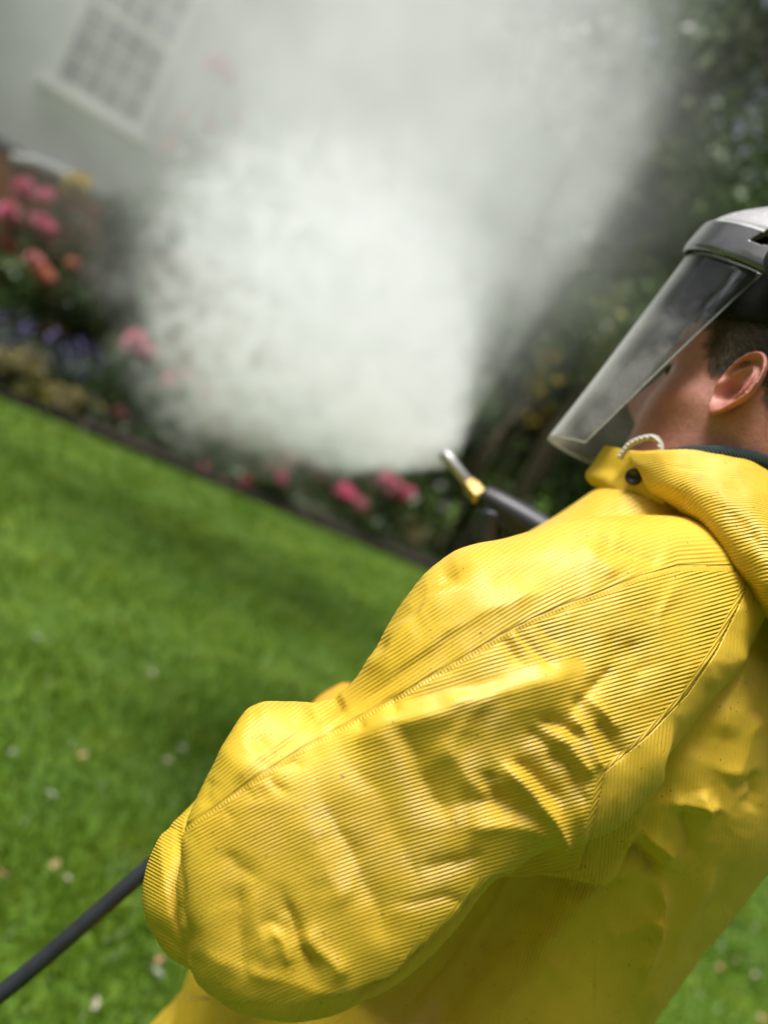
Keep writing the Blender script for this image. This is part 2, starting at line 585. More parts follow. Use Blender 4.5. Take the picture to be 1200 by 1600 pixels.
for kx in range(3):
    v, f = cat_mesh(rest[kx])
    tag(mk("brickwork", v, f, brick_ms[kx], base, smooth=False), kind="stuff")
# window: frame, sill, two sashes with panes and glazing bars
fw = 0.11
win = hk("window", cat_mesh([wbox(sL, sL + fw, zs, zT, -0.04, 0.1), wbox(sR - fw, sR, zs, zT, -0.04, 0.1), wbox(sL + fw, sR - fw, zT - fw, zT, -0.04, 0.1)]), wht)
hk("sill", wbox(sL - 0.06, sR + 0.06, zs - 0.09, zs + 0.01, -0.10, 0.1, 0.01), wht, win)
zm = zs + 0.98
hk("meeting_rail", wbox(sL + fw, sR - fw, zm - 0.04, zm + 0.04, 0.0, 0.08), wht, win)
hk("bottom_rail", wbox(sL + fw, sR - fw, zs + 0.012, zs + 0.10, 0.002, 0.08), wht, win)
ncol, nrow = 4, 3
for (za, zb) in ((zs + 0.10, zm - 0.04), (zm + 0.04, zT - fw)):
    a0, a1 = sL + fw, sR - fw
    for i in range(1, ncol):
        s = a0 + (a1 - a0) * i / ncol
        hk("glazing_bar", wbox(s - 0.013, s + 0.013, za, zb, 0.012, 0.05), wht, win)
    for j in range(1, nrow):
        z = za + (zb - za) * j / nrow
        hk("glazing_bar", wbox(a0, a1, z - 0.013, z + 0.013, 0.014, 0.048), wht, win)
    for i in range(ncol):
        for j in range(nrow):
            hk("pane", wbox(a0 + (a1 - a0) * i / ncol + 0.014, a0 + (a1 - a0) * (i + 1) / ncol - 0.014,
                            za + (zb - za) * j / nrow + 0.014, za + (zb - za) * (j + 1) / nrow - 0.014, 0.03, 0.036), gl.m, win)
# white pipe on the brick base
q = [on_plane(18, 247, WK - 0.09)[2], on_plane(60, 255, WK - 0.09)[2], on_plane(98, 272, WK - 0.09)[2], on_plane(122, 284, WK - 0.09)[2]]
q = [p for p in q]
q.append(q[-1] + np.array([0.05, 0.17, -0.04]))
po = mk("white_pipe", *tube(q, 0.055, 12, n=30), simple("white_plastic", (0.50, 0.50, 0.50), 0.5))
tag(po, "pale pipe running just above the red brick base of the house", "pipe")

# ------------------------------------------------------------------ planting
def leaf_cloud(N, fn, size, jit=0.35, droop=0.25):
    """N two-triangle leaves at points fn(N)"""
    c = fn(N)
    N = len(c)
    u = norm(RNG.normal(size=(N, 3)) + np.array([0, 0, -droop]))
    v = norm(np.cross(u, RNG.normal(size=(N, 3))))
    L = size * RNG.uniform(1 - jit, 1 + jit, (N, 1)); W = L * 0.32
    k = np.cross(u, v) * L * 0.12
    V = np.stack([c, c + u * L * 0.45 + v * W + k, c + u * L, c + u * L * 0.45 - v * W + k], 1).reshape(-1, 3)
    return V, np.arange(4 * N).reshape(-1, 4)

def clump_fn(centres, radii, gap=0.25):
    centres = np.asarray(centres, float); radii = np.asarray(radii, float)
    def fn(N):
        p = radii[:, 0] ** 2; p = p / p.sum()
        i = RNG.choice(len(centres), N, p=p)
        d = norm(RNG.normal(size=(N, 3))) * (RNG.random((N, 1)) ** 0.45)
        return centres[i] + d * radii[i]
    return fn

mat_rose = leaf_mat("rose_leaves", (0.018, 0.045, 0.010), (0.085, 0.145, 0.030))
mat_hedge = leaf_mat("hedge_leaves", (0.030, 0.060, 0.014), (0.12, 0.19, 0.045))
mat_dark = leaf_mat("dark_shrub_leaves", (0.012, 0.028, 0.006), (0.060, 0.105, 0.020))
mat_mid = leaf_mat("mid_green_leaves", (0.030, 0.065, 0.008), (0.14, 0.20, 0.030))
mat_lime = leaf_mat("yellow_green_leaves", (0.14, 0.15, 0.012), (0.30, 0.28, 0.03))
mat_straw = leaf_mat("faded_straw_leaves", (0.20, 0.17, 0.06), (0.38, 0.33, 0.14))
mat_stem = simple("brown_stems", (0.07, 0.055, 0.03), 0.9, 0.3, 30)
mat_bark = simple("bark", (0.085, 0.065, 0.045), 0.95, 0.4, 12, 0.03)

def bloom_mesh(name, r, col, petals=34):
    """a full rose: petals wrapped in rising rings"""
    V, F = [], []
    for i in range(petals):
        t = (i + 0.5) / petals
        a = i * 2.39996
        rr = r * (0.15 + 0.85 * t ** 0.7); h = r * (0.75 - 1.0 * t)
        up = 0.9 - 0.9 * t
        d = np.array([math.cos(a), math.sin(a), 0]); s = np.array([-d[1], d[0], 0])
        wv = r * (0.28 + 0.30 * t)
        c = d * rr * 0.55 + Z * (h - 0.1 * r)
        out = norm(d * (1 - up) + Z * up) * r * 0.55
        k = len(V)
        V += [c - s * wv * 0.5, c + s * wv * 0.5, c + out * 0.6 + s * wv, c + out * 0.6 - s * wv, c + out + s * wv * 0.5 + d * r * 0.08, c + out - s * wv * 0.5 + d * r * 0.08]
        F += [(k, k + 1, k + 2, k + 3), (k + 3, k + 2, k + 4, k + 5)]
    me = mesh_from(name, V, F)
    b = NB(name + "_petals")
    c = b.ramp(b.noise(b.obj(), 22.0, 3), [(0.3, tuple(x * 0.72 for x in col)), (0.7, col)])
    bs = b.bsdf(c, 0.6); tr = b.n("ShaderNodeBsdfTranslucent"); b.l(c, tr.inputs[0])
    mx = b.n("ShaderNodeMixShader"); mx.inputs[0].default_value = 0.3
    b.l(bs.outputs[0], mx.inputs[1]); b.l(tr.outputs[0], mx.inputs[2]); b.l(mx.outputs[0], b.out.inputs[0])
    me.materials.append(b.m)
    return me
PINK = bloom_mesh("pink_rose_bloom", 0.085, (0.85, 0.26, 0.40))
ROSY = bloom_mesh("deep_rose_bloom", 0.075, (0.74, 0.17, 0.26))
PEACH = bloom_mesh("peach_rose_bloom", 0.085, (0.80, 0.36, 0.27))
YELLO = bloom_mesh("yellow_rose_bloom", 0.10, (0.76, 0.62, 0.16))
WHITE = bloom_mesh("white_rose_bloom", 0.07, (0.75, 0.76, 0.72))
PALE = bloom_mesh("pale_pink_bloom", 0.075, (0.80, 0.36, 0.38))

def rose_bush(blooms, k, label, leaves=900, spread=0.34, leaf=0.065, lm=None, group="rose bushes in the flower bed", name="rose_bush", zlow=0.25):
    pts = [(on_plane(x, y, k + random.uniform(-.12, .12))[2], me, sc) for x, y, me, sc in blooms]
    c = np.mean([p for p, _, _ in pts], axis=0)
    b0 = np.array([c[0], c[1], 0.10])
    root = empty(name, b0)
    tag(root, label, "rose bush", group)
    st = []
    cl, rd = [], []
    for p, me, sc in pts:
        rel = p - b0
        mid = rel * np.array([0.35, 0.35, 0.55]) + RNG.normal(0, 0.03, 3)
        st.append(tube([np.zeros(3) + RNG.normal(0, .02, 3) * [1, 1, 0], mid, rel - Z * 0.04], [0.012, 0.009, 0.005], 6, n=8))
        for f in (0.35, 0.6, 0.82):
            if rel[2] * f > 0.05:
                cl.append(rel * [0.3 + 0.7 * f, 0.3 + 0.7 * f, f] + RNG.normal(0, 0.08, 3) * [1, 1, .4]); rd.append(np.array([spread, spread, spread * 0.7]) * (1.05 - 0.45 * f))
    mk("stem", *cat_mesh(st), mat_stem, root)
    V, F = leaf_cloud(leaves, clump_fn(cl, rd), leaf)
    V[:, 2] = np.maximum(V[:, 2], 0.0)
    mk("foliage", V, F, lm or mat_rose, root, smooth=False)
    for p, me, sc in pts:
        for q in range(2 if sc > 1.05 else 1):
            o = bpy.data.objects.new("rose_bloom", me); COL.objects.link(o); o.parent = root
            o.location = Vector(p - b0 + (RNG.normal(0, 0.05, 3) if q else 0))
            o.rotation_euler = (random.uniform(-.5, .9), random.uniform(-.6, .6), random.uniform(0, 6))
            o.scale = (sc,) * 3
    return root
rose_bush([(38, 297, PINK, 1.25), (14, 330, PINK, 1.2), (64, 346, PINK, 1.1), (72, 308, PINK, 1.0), (12, 386, ROSY, 1.2)], 1.5,
          "tall rose bush full of pink blooms against the red brick", 1300, 0.36)
rose_bush([(74, 436, PEACH, 1.15), (52, 405, PALE, 1.0), (112, 412, PEACH, 0.7)], 1.1, "rose bush with peach blooms under the tall pink one", 900, 0.3)
rose_bush([(120, 290, YELLO, 1.35), (150, 330, PALE, .5)], 1.8, "rose bush carrying one yellow bloom below the window", 700, 0.3)
rose_bush([(212, 536, PINK, 1.45), (222, 556, PINK, 1.45), (247, 548, PALE, .8)], 0.75, "rose bush with a double pink bloom at the mist's left edge", 1500, 0.36)
rose_bush([(266, 602, PINK, 1.3), (322, 616, PINK, 1.2), (292, 592, PALE, 1.0), (176, 654, PALE, 1.1)], 0.55, "low rose bush with faded pink blooms beside the edging", 1100, 0.3)
rose_bush([(434, 748, PINK, 1.45), (428, 742, PINK, 1.3), (389, 756, ROSY, 1.1), (318, 732, PALE, 0.85), (455, 715, PALE, .8)], 0.35, "rose bush with one bright pink bloom at the mist's lower edge", 800, 0.22)
rose_bush([(545, 778, PINK, 1.35), (562, 796, PINK, 1.4), (540, 798, PINK, 1.2), (604, 752, PINK, 1.3), (622, 772, PINK, 1.35)], 0.5, "rose bush with several pink blooms in front of the lance", 1100, 0.3)
rose_bush([(600, 625, PINK, 1.1), (622, 690, PINK, 1.0), (578, 650, PALE, .9)], 1.1, "rose bush with pale pink blooms half lost in the spray", 900, 0.3)
rose_bush([(262, 455, PALE, 1.1), (285, 400, PALE, .8)], 1.2, "rose bush with a single faded bloom inside the white mist", 900, 0.3)
rose_bush([(332, 108, PINK, 1.3), (352, 120, PINK, 1.3), (333, 196, ROSY, 1.15), (372, 182, PALE, .9), (263, 238, PALE, 1.1), (285, 186, PALE, .9)], 2.0,
          "tall climbing rose with pink blooms right of the sash window", 1500, 0.36, name="climbing_rose", group="climbing roses")
rose_bush([(687, 762, WHITE, 1.0), (692, 795, WHITE, 1.0), (660, 800, WHITE, .6)], 0.9, "small bush with white blooms beside the lance tip", 700, 0.25, lm=mat_mid)

def shrub(s, k, hgt, wid, label, lm, leaves, leaf=0.07, name="garden_shrub", cat="shrub", group=None, z0=0.1, pos=None):
    b0 = bedpt(s, k, z0) if pos is None else np.array(pos, float)
    root = empty(name, b0); tag(root, label, cat, group)
    st = [tube([[0, 0, 0], [RNG.normal(0, wid * .2), RNG.normal(0, wid * .2), hgt * .5], [RNG.normal(0, wid * .4), RNG.normal(0, wid * .4), hgt * .85]], [hgt * 0.02, hgt * 0.014, 0.004], 6, n=7) for _ in range(5)]
    mk("stem", *cat_mesh(st), mat_stem, root)
    m = 14
    cl = np.stack([RNG.normal(0, wid * .33, m), RNG.normal(0, wid * .33, m), hgt * RNG.uniform(.12, .92, m)], 1)
    taper = 1.1 - 0.5 * cl[:, 2:3] / hgt
    cl[:, :2] *= taper
    rd = np.concatenate([wid * RNG.uniform(.18, .38, (m, 1))] * 2 + [hgt * RNG.uniform(.10, .20, (m, 1))], 1)
    V, F = leaf_cloud(leaves, clump_fn(cl, rd), leaf)
    V[:, 2] = np.maximum(V[:, 2], 0.01)
    mk("foliage", V, F, lm, root, smooth=False)
    return root
# dark evergreen between the pink roses and the mist
s_, z_, _q = on_plane(180, 400, 1.5)
shrub(s_, 1.5, z_ + 0.75, 0.75, "dark upright shrub between the brick base and the mist", mat_dark, 2600, 0.07)
s_, z_, _q = on_plane(120, 470, 1.2)
shrub(s_, 1.2, z_ + 0.05, 0.6, "low dark shrub behind the purple flowers", mat_dark, 1500, 0.06)
s_, z_, _q = on_plane(20, 430, 1.3)
shrub(s_, 1.3, z_ + 0.1, 0.6, "leafy green shrub under the pink roses at the left", mat_mid, 1500, 0.06)

# dark ground cover filling the bed between the bushes
def cover_fn(N):
    s = RNG.uniform(-1.5, 9.5, N); k = 0.22 + 2.0 * RNG.random(N) ** 1.2
    h = 0.12 + 0.30 * RNG.random(N) * (0.35 + 0.65 * sstep(.25, .9, k)) * (0.6 + 0.8 * noise2(s * 1.7, k * 1.7))
    return bE0 + s[:, None] * E + k[:, None] * NW + np.maximum(h, .11)[:, None] * Z
V, F = leaf_cloud(9000, cover_fn, 0.075)
tag(mk("ground_cover", V, F, mat_dark, smooth=False), kind="stuff")
# purple flowers: low plants along the bed
pur = simple("purple_petals", (0.17, 0.14, 0.36), 0.6, 0.25, 40)
for i, (px, py, label) in enumerate(((10, 498, "purple flowering plant at the far left of the bed"),
                                     (52, 520, "purple flowering plant beside the pale straw tuft"),
                                     (98, 540, "purple flowering plant above the pale edging"),
                                     (142, 548, "purple flowering plant next to the dark shrub"))):
    s_, z_, q = on_plane(px, py, 0.62)
    root = empty("purple_flower", bedpt(s_, 0.62, 0.1)); tag(root, label, "flower", "purple flowers near the bed's edge")
    h = max(0.15, z_ - 0.1)
    V, F = leaf_cloud(450, clump_fn([[0, 0, h * .5], [.1, 0, h * .4], [-.1, .05, h * .4]], [[.2, .16, h * .45]] * 3), 0.05)
    V[:, 2] = np.maximum(V[:, 2], 0.01)
    mk("foliage", V, F, mat_rose, root, smooth=False)
    V, F = leaf_cloud(70, clump_fn([[0, 0, h], [.16, 0, h * .8], [-.15, .05, h * .9], [.05, -.1, h * .6]], [[.14, .12, .12]] * 4), 0.042)
    tag(mk("petals", V, F, pur, root, smooth=False), kind="stuff")
for i, (px, py, lab, mm) in enumerate(((58, 545, "pale straw-coloured tuft among the purple flowers", mat_straw), (10, 540, "yellowing tuft at the bed's far left", mat_straw),
                                       (60, 592, "yellow-green clump spilling over the bed's edge", mat_lime), (110, 605, "straw-coloured ground plant by the edging boards", mat_straw))):
    s_, z_, q = on_plane(px, py, 0.3)
    shrub(s_, 0.3, max(0.14, z_ - 0.05), 0.34, lab, mm, 320, 0.06, name="garden_plant", cat="plant", group=None, z0=0.06)
# pale stalks and dry leaves in front of the dark shade under the lance
s_, z_, q = on_plane(660, 830, 0.7)
shrub(s_, 0.7, 0.35, 0.5, "dry pale plant on the soil below the lance", mat_straw, 420, 0.05, name="garden_plant", cat="plant")

# ------------------------------------------------------------------ trees and hedge on the right
def tree(name, pos, hgt, crown, label, lm, leaves, leaf, cat="tree", low=0.25):
    root = empty(name, pos); tag(root, label, cat)
    tr = [tube([[0, 0, -.05], [.05, .03, hgt * .3], [-.05, .08, hgt * .6], [.03, 0, hgt * .92]], [hgt * .026, hgt * .02, hgt * .012, .02], 10, n=14)]
    cl, rd = [], []
    for i in range(26):
        a = i * 2.4; t = low + (0.97 - low) * (i + .5) / 26
        rr = crown * (0.35 + 0.75 * math.sin(math.pi * min(1, (t - low) / (1 - low) * 0.85 + 0.12))) * RNG.uniform(.55, 1.0)
        e = np.array([math.cos(a) * rr, math.sin(a) * rr, hgt * t])
        tr.append(tube([[0, 0, hgt * t * .8], e * [.5, .5, .93], e], [hgt * .009, hgt * .006, .012], 6, n=6))
        for q in range(3):
            cl.append(e + RNG.normal(0, crown * .2, 3) * [1, 1, .8]); s = crown * RNG.uniform(.16, .34); rd.append([s, s, s * .7])
    mk("trunk", *cat_mesh(tr), mat_bark, root)
    V, F = leaf_cloud(leaves, clump_fn(cl, rd), leaf)
    V[:, 2] = np.maximum(V[:, 2], 0.02)
    mk("crown", V, F, lm, root, smooth=False)
    return root
def rd_pos(r, d): return (r / FPX * d, d, 0.0)
tree("garden_tree", rd_pos(330, 13.5), 12.5, 3.0, "tall dark green tree with sky gaps behind the safety helmet", mat_hedge, 20000, 0.17)
tree("garden_tree", rd_pos(135, 15.0), 14.0, 2.6, "tall mid-green tree at the right edge of the drifting mist", mat_mid, 9000, 0.18)
tree("garden_tree", rd_pos(620, 15.0), 11.0, 3.2, "broad dark tree further right behind the helmet", mat_dark, 12000, 0.18)
hed = [(60, 11.8, 3.6, 1.7, "misty grey-green hedge shrub left of the visor", mat_dark, 2600),
       (190, 11.4, 4.6, 1.7, "tall hedge shrub directly behind the clear visor", mat_dark, 3400),
       (330, 12.0, 5.0, 1.9, "tall hedge shrub behind the face shield's crown", mat_dark, 3400),
       (470, 11.0, 4.2, 1.8, "hedge shrub behind the person's head", mat_dark, 2600),
       (-60, 12.6, 3.8, 1.6, "hedge shrub behind the spray right of the house", mat_dark, 2600),
       (700, 11.5, 4.0, 1.9, "hedge shrub at the far right behind the person", mat_dark, 2400)]
for r_, d_, h_, w_, lab, lm, nl in hed:
    shrub(0, 0, h_, w_, lab, mat_hedge, nl, 0.13, name="hedge_shrub", group=None, pos=rd_pos(r_, d_))
# lighter sprays of leaves in front of the hedge
def spray(px, py, d, h, wd, lab, lm, nl, leaf=0.10):
    q = P(px, py, d)
    root = empty("leafy_sapling", (q[0], q[1], 0)); tag(root, lab, "sapling")
    mk("stem", *tube([[0, 0, 0], [.05, .02, q[2] * .5], [0, 0, q[2] + h * .4]], [.02, .015, .004], 6, n=8), mat_stem, root)
    V, F = leaf_cloud(nl, clump_fn([[0, 0, q[2]], [wd * .5, 0, q[2] - h * .6], [-wd * .4, .1, q[2] + h * .5]], [[wd, wd, h * .5]] * 3), leaf)
    mk("foliage", V, F, lm, root, smooth=False)
spray(950, 515, 9.5, 0.7, 0.28, "sapling with yellow-green leaves seen left of the visor", mat_lime, 42)
spray(852, 598, 9.0, 0.5, 0.16, "sapling with a few golden yellow leaves left of the visor", leaf_mat("golden_leaves", (0.22, 0.15, 0.01), (0.42, 0.29, 0.02)), 40)
spray(905, 430, 10.0, 0.8, 0.26, "sapling with pale leaves in the drifting mist", mat_mid, 90)
# dark wood beyond the garden
cl = [[RNG.uniform(-45, 50), RNG.uniform(24, 32), RNG.uniform(0.5, 20) * RNG.uniform(.6, 1)] for _ in range(620)]
V, F = leaf_cloud(78000, clump_fn(cl, [[2.0, 1.5, 1.7]] * len(cl)), 0.55)
tag(mk("distant_wood", V, F, mat_dark, smooth=False), kind="stuff")

# the wood on the near side of the garden, mirrored in the visor
cl = []
for _ in range(520):
    a = RNG.uniform(rad(95), rad(275)); r_ = RNG.uniform(9, 14)
    cl.append([math.sin(a) * r_ * 1.1, math.cos(a) * r_, RNG.uniform(0.3, 9.5)])
V, F = leaf_cloud(30000, clump_fn(cl, [[1.0, 1.0, .9]] * len(cl)), 0.38)
tag(mk("distant_wood", V, F, mat_dark, smooth=False), kind="stuff")

# leaves and petals lying on the lawn
lf = []
for nm, col in (("pale", (0.30, 0.27, 0.18)), ("pink", (0.40, 0.20, 0.13)), ("tan", (0.28, 0.20, 0.09)), ("grey", (0.20, 0.22, 0.15))):
    V = np.array([[-.5, 0, .02], [-.2, .28, .10], [.25, .22, .13], [.5, 0, .05], [.25, -.22, .12], [-.2, -.28, .06], [0, 0, 0.0]]) * 0.06
    me = mesh_from("fallen_leaf", V, [(0, 5, 6), (0, 6, 1), (1, 6, 2), (2, 6, 3), (3, 6, 4), (4, 6, 5)])
    me.materials.append(simple(nm + "_dry_leaf", col, 0.7, 0.2, 60)); lf.append(me)
spots = [(60, 708, 0), (238, 1050, 0), (262, 1188, 0), (85, 1350, 2), (105, 1372, 0), (4, 1366, 1), (249, 1500, 1), (246, 1520, 3), (148, 1568, 0), (60, 995, 3),
         (300, 765, 3), (20, 1175, 3), (1178, 1450, 0), (1128, 1480, 3), (1124, 1510, 1), (1180, 1522, 0), (1088, 1552, 0), (1130, 1580, 0), (1192, 1498, 2), (1150, 1502, 2),
         (285, 1168, 3), (80, 1240, 3), (1190, 1590, 1), (130, 1180, 2)]
for i, (px, py, kx) in enumerate(spots):
    g = ground(px, py, 0.045)
    o = bpy.data.objects.new("fallen_leaf", lf[kx]); COL.objects.link(o); o.location = Vector(g)
    o.rotation_euler = (random.uniform(-.4, .4), random.uniform(-.4, .4), random.uniform(0, 6)); s = random.uniform(.45, .75); o.scale = (s, s, s)
    kd = ("pale", "pinkish", "tan", "greyish")[kx]
    wh = "lying on the grass behind the person's back" if px > 700 else "lying on the lawn left of the yellow sleeve"
    tag(o, f"dry {kd} leaf {wh}", "leaf", f"{kd} leaves {wh}")

# ------------------------------------------------------------------ the person
YAW = rad(36)
Fd = np.array([-math.cos(YAW), math.sin(YAW), 0.0])     # the way he faces
Ld = np.array([-Fd[1], Fd[0], 0.0]) * 1.0               # his left, towards the camera
if Ld[1] > 0: Ld = -Ld
TC = np.array([0.29, 0.84, 0.0])                        # torso axis
FEET = np.array([0.30, 0.86, 0.0])
EAR = P(1150, 620, 0.72)                                # left ear canal
HC = EAR - 0.078 * Ld                                   # head centre at ear height
def H(f, l, z): return HC + f * Fd + l * Ld + z * Z
def toPx(V): return proj(np.asarray(V))

# ---- head and neck
hp = np.array([  # z, front, back, half width, front exponent
    [-0.34, .06, -.09, .13, 2.0], [-0.28, .055, -.085, .10, 2.0], [-0.22, .050, -.080, .072, 2.0], [-0.17, .046, -.074, .064, 2.0], [-0.140, .048, -.070, .061, 2.0],
    [-0.124, .066, -.066, .060, 2.0], [-0.110, .086, -.064, .0605, 2.1], [-0.092, .0935, -.068, .0625, 2.15],
    [-0.070, .0955, -.075, .066, 2.2], [-0.045, .098, -.083, .070, 2.25], [-0.020, .096, -.091, .0735, 2.3],
    [0.010, .094, -.097, .0755, 2.3], [0.030, .100, -.100, .0765, 2.3], [0.060, .099, -.100, .077, 2.3],
    [0.090, .088, -.092, .072, 2.2], [0.110, .070, -.078, .063, 2.1], [0.125, .042, -.055, .045, 2.0], [0.131, .015, -.02, .016, 2.0]])
zs_ = np.concatenate([np.linspace(-0.34, 0.10, 78), np.linspace(0.103, 0.131, 12)])
def hprof(z):
    zz = np.asarray(z)
    t = np.interp(zz, hp[:, 0], np.arange(len(hp)))
    i = np.clip(t.astype(int), 0, len(hp) - 2); u = (t - i)[:, None]
    p0, p1, p2, p3 = hp[np.maximum(i - 1, 0)], hp[i], hp[i + 1], hp[np.minimum(i + 2, len(hp) - 1)]
    return (0.5 * (2 * p1 + (p2 - p0) * u + (2 * p0 - 5 * p1 + 4 * p2 - p3) * u ** 2 + (3 * p1 - p0 - 3 * p2 + p3) * u ** 3))[:, 1:]
HPV = hprof(zs_)
nA = 120
A = np.linspace(0, 2 * np.pi, nA, endpoint=False)
ca, sa = np.cos(A)[None], np.sin(A)[None]
ex = 2.0 / HPV[:, 3][:, None]
f = np.where(ca > 0, HPV[:, 0][:, None] * np.abs(ca) ** ex, HPV[:, 1][:, None] * np.abs(ca) ** 1.0)
l = HPV[:, 2][:, None] * np.sign(sa) * np.abs(sa) ** np.where(ca > 0, ex, 1.0)
zg = np.repeat(zs_[:, None], nA, 1)
def g2(l0, wl, z0, wz): return np.exp(-((np.abs(l) - l0) / wl) ** 2 - ((zg - z0) / wz) ** 2)
front = sstep(0.02, 0.06, f)
nose = np.exp(-(l / (0.009 + 0.007 * sstep(0.0, -0.03, zg))) ** 2) * np.interp(zg, [-.048, -.040, -.030, -.020, .0, .022, .034], [0, .012, .0255, .025, .015, .005, 0])
f = f + front * (nose - 0.011 * g2(.032, .013, .012, .012) + 0.006 * g2(.03, .022, .033, .008) + 0.004 * g2(0, .022, -.066, .006) + 0.004 * g2(0, .02, -.078, .006)
                 - 0.003 * g2(0, .024, -.0715, .003) - 0.004 * g2(0, .02, -.09, .006) + 0.006 * g2(0, .02, -.107, .01))
out = 0.0045 * g2(.064, .02, -.012, .016) * sstep(0.0, .04, f) - 0.004 * g2(.058, .02, -.05, .022) * sstep(0.02, .05, f) - 0.004 * g2(.07, .02, .035, .02) * sstep(.03, .06, f)
out = out - 0.009 * np.exp(-((f - .002) / .009) ** 2 - ((zg - .020) / .009) ** 2) - 0.013 * np.exp(-((f - .006) / .0085) ** 2 - ((zg - .0) / .010) ** 2)
jawl = 0.003 * np.exp(-((zg + .098) / .012) ** 2) * sstep(-.01, .02, f)
l = l + np.sign(l) * (out + jawl)
V_head, F_head = loft(HC + f[..., None] * Fd + l[..., None] * Ld + zg[..., None] * Z)

# ---- ear: a dished plate with rolled helix, antihelix, bowl, tragus and lobe, in its own plane
def make_ear(side):
    nr, na = 46, 110
    rr = np.linspace(0.0, 1.0, nr)[:, None]; aa = np.linspace(0, 2 * np.pi, na, endpoint=False)[None]
    # u forward, w up; outline
    ca_, sa_ = np.cos(aa), np.sin(aa)
    Wd = np.where(sa_ > 0, 0.0185 + 0.0015 * sa_, 0.0185 - 0.0085 * np.abs(sa_) ** 1.3)
    u = rr * Wd * ca_ - 0.002 * rr + 0.004 * rr * np.maximum(0, -sa_)
    w_ = rr * np.where(sa_ > 0, 0.034, 0.031) * sa_ + 0.006
    back = np.clip(-ca_ * 0.5 + 0.75 + 0.5 * np.maximum(sa_, 0), 0, 1)   # the rim is strongest behind and above
    rim = 0.0060 * np.exp(-((rr - 0.93) / 0.085) ** 2) * sstep(0.15, 0.6, back) * sstep(-0.98, -0.45, sa_)
    scapha = -0.0025 * np.exp(-((rr - 0.77) / 0.08) ** 2) * sstep(0.3, 0.8, back) * sstep(-0.8, -0.2, sa_)
    anti = 0.0042 * np.exp(-((rr - 0.58) / 0.10) ** 2) * sstep(0.35, 0.85, back) * sstep(-0.95, -0.4, sa_)
    cu, cw = u - 0.002, w_ - 0.002
    bowl = -0.0155 * np.exp(-((cu / 0.0082) ** 2 + (cw / 0.0115) ** 2) ** 1.5)
    upbowl = -0.008 * np.exp(-(((u - .001) / 0.0075) ** 2 + ((w_ - .021) / 0.009) ** 2) ** 1.3)
    tragus = 0.0062 * np.exp(-(((u - 0.0125) / 0.0042) ** 2 + ((w_ - 0.002) / 0.0065) ** 2))
    lobe = 0.0035 * np.exp(-(((u - .002) / 0.009) ** 2 + ((w_ + .020) / 0.007) ** 2)) + 0.0022 * np.exp(-(((u + .004) / 0.005) ** 2 + ((w_ + .010) / 0.004) ** 2))
    h = rim + scapha + anti + bowl + upbowl + tragus + lobe
    tilt = rad(28)
    # the plate stands off the head towards the back; leans back a little
    flare = 0.006 + (-u) * math.tan(tilt) * 1.0
    lean = rad(10)
    ff = u * math.cos(lean) - w_ * math.sin(lean); zz = u * math.sin(lean) + w_ * math.cos(lean)
    def shell(off, shrink=1.0):
        lo = 0.0765 + np.maximum(flare, -0.001) + h * 1.15 + off
        return HC + (ff * shrink + 0.004)[..., None] * Fd + (side * lo)[..., None] * Ld + (zz + 0.001)[..., None] * Z
    topS = shell(0.0035)
    th = 0.0045 - 0.0025 * np.clip(bowl / -0.0125, 0, 1)
    botS = shell(-th - 0.9 * (rim + anti) * 0.7 - 0.0 * h)
    # edge-rounded closed shell
    V = np.concatenate([topS.reshape(-1, 3), botS.reshape(-1, 3)])
    F = []
    n0 = nr * na
    for i in range(nr - 1):
        for j in range(na):
            a, b = i * na + j, i * na + (j + 1) % na
            q = (a, b, b + na, a + na)
            r = (n0 + a, n0 + a + na, n0 + b + na, n0 + b)
            F.append(q if side < 0 else q[::-1]); F.append(r if side < 0 else r[::-1])
    for j in range(na):
        a, b = (nr - 1) * na + j, (nr - 1) * na + (j + 1) % na
        q = (a, b, n0 + b, n0 + a)
        F.append(q if side < 0 else q[::-1])
    # collapse the centre ring: fan already degenerate (rr = 0)
    return V, F

skin = NB("skin")
so = skin.obj()
m1 = skin.noise(so, 28.0, 4, 0.6); m2 = skin.noise(so, 160.0, 3, 0.7); m3 = skin.noise(so, 700.0, 2)
red = skin.attr("flush")
sc_ = skin.ramp(m1, [(0.28, (0.48, 0.205, 0.162)), (0.72, (0.60, 0.290, 0.232))])
sc_ = skin.mixc(skin.math('MULTIPLY', red, 0.55), sc_, (0.50, 0.140, 0.115, 1))
sc_ = skin.mixc(skin.mapr(m2, 0.50, 0.70, 0.0, 0.38), sc_, (0.42, 0.13, 0.085, 1))
sc_ = skin.mixc(skin.math('MULTIPLY', skin.attr("stubble"), skin.mapr(m3, 0.42, 0.6, 0.55, 0.9)), sc_, (0.10, 0.072, 0.055, 1))
hh = skin.math('ADD', skin.math('MULTIPLY', m2, 0.6), skin.math('MULTIPLY', m3, 0.4))
skb = skin.bsdf(sc_, 0.46, Normal=skin.bump(hh, 0.0016, 0.9), Subsurface_Weight=0.12, Subsurface_Scale=0.006)
skb.inputs['Subsurface Radius'].default_value = (1.0, 0.35, 0.2)

me_h = remeshed("person", *cat_mesh([(V_head, F_head), make_ear(1), make_ear(-1)]), skin.m, 0.0014, 7)
Vh = co_of(me_h); q = Vh - HC
hf, hl, hz = q @ Fd, q @ Ld, q @ Z
cheek = np.exp(-((hf - .06) / .03) ** 2 - ((hz + .03) / .035) ** 2) * .75
earm = sstep(.079, .086, np.abs(hl))
nosem = sstep(.105, .118, hf)
neckm = sstep(-.06, -.12, hz) * .8
add_attr(me_h, "flush", np.clip(cheek + .55 * earm + nosem + neckm, 0, 1))
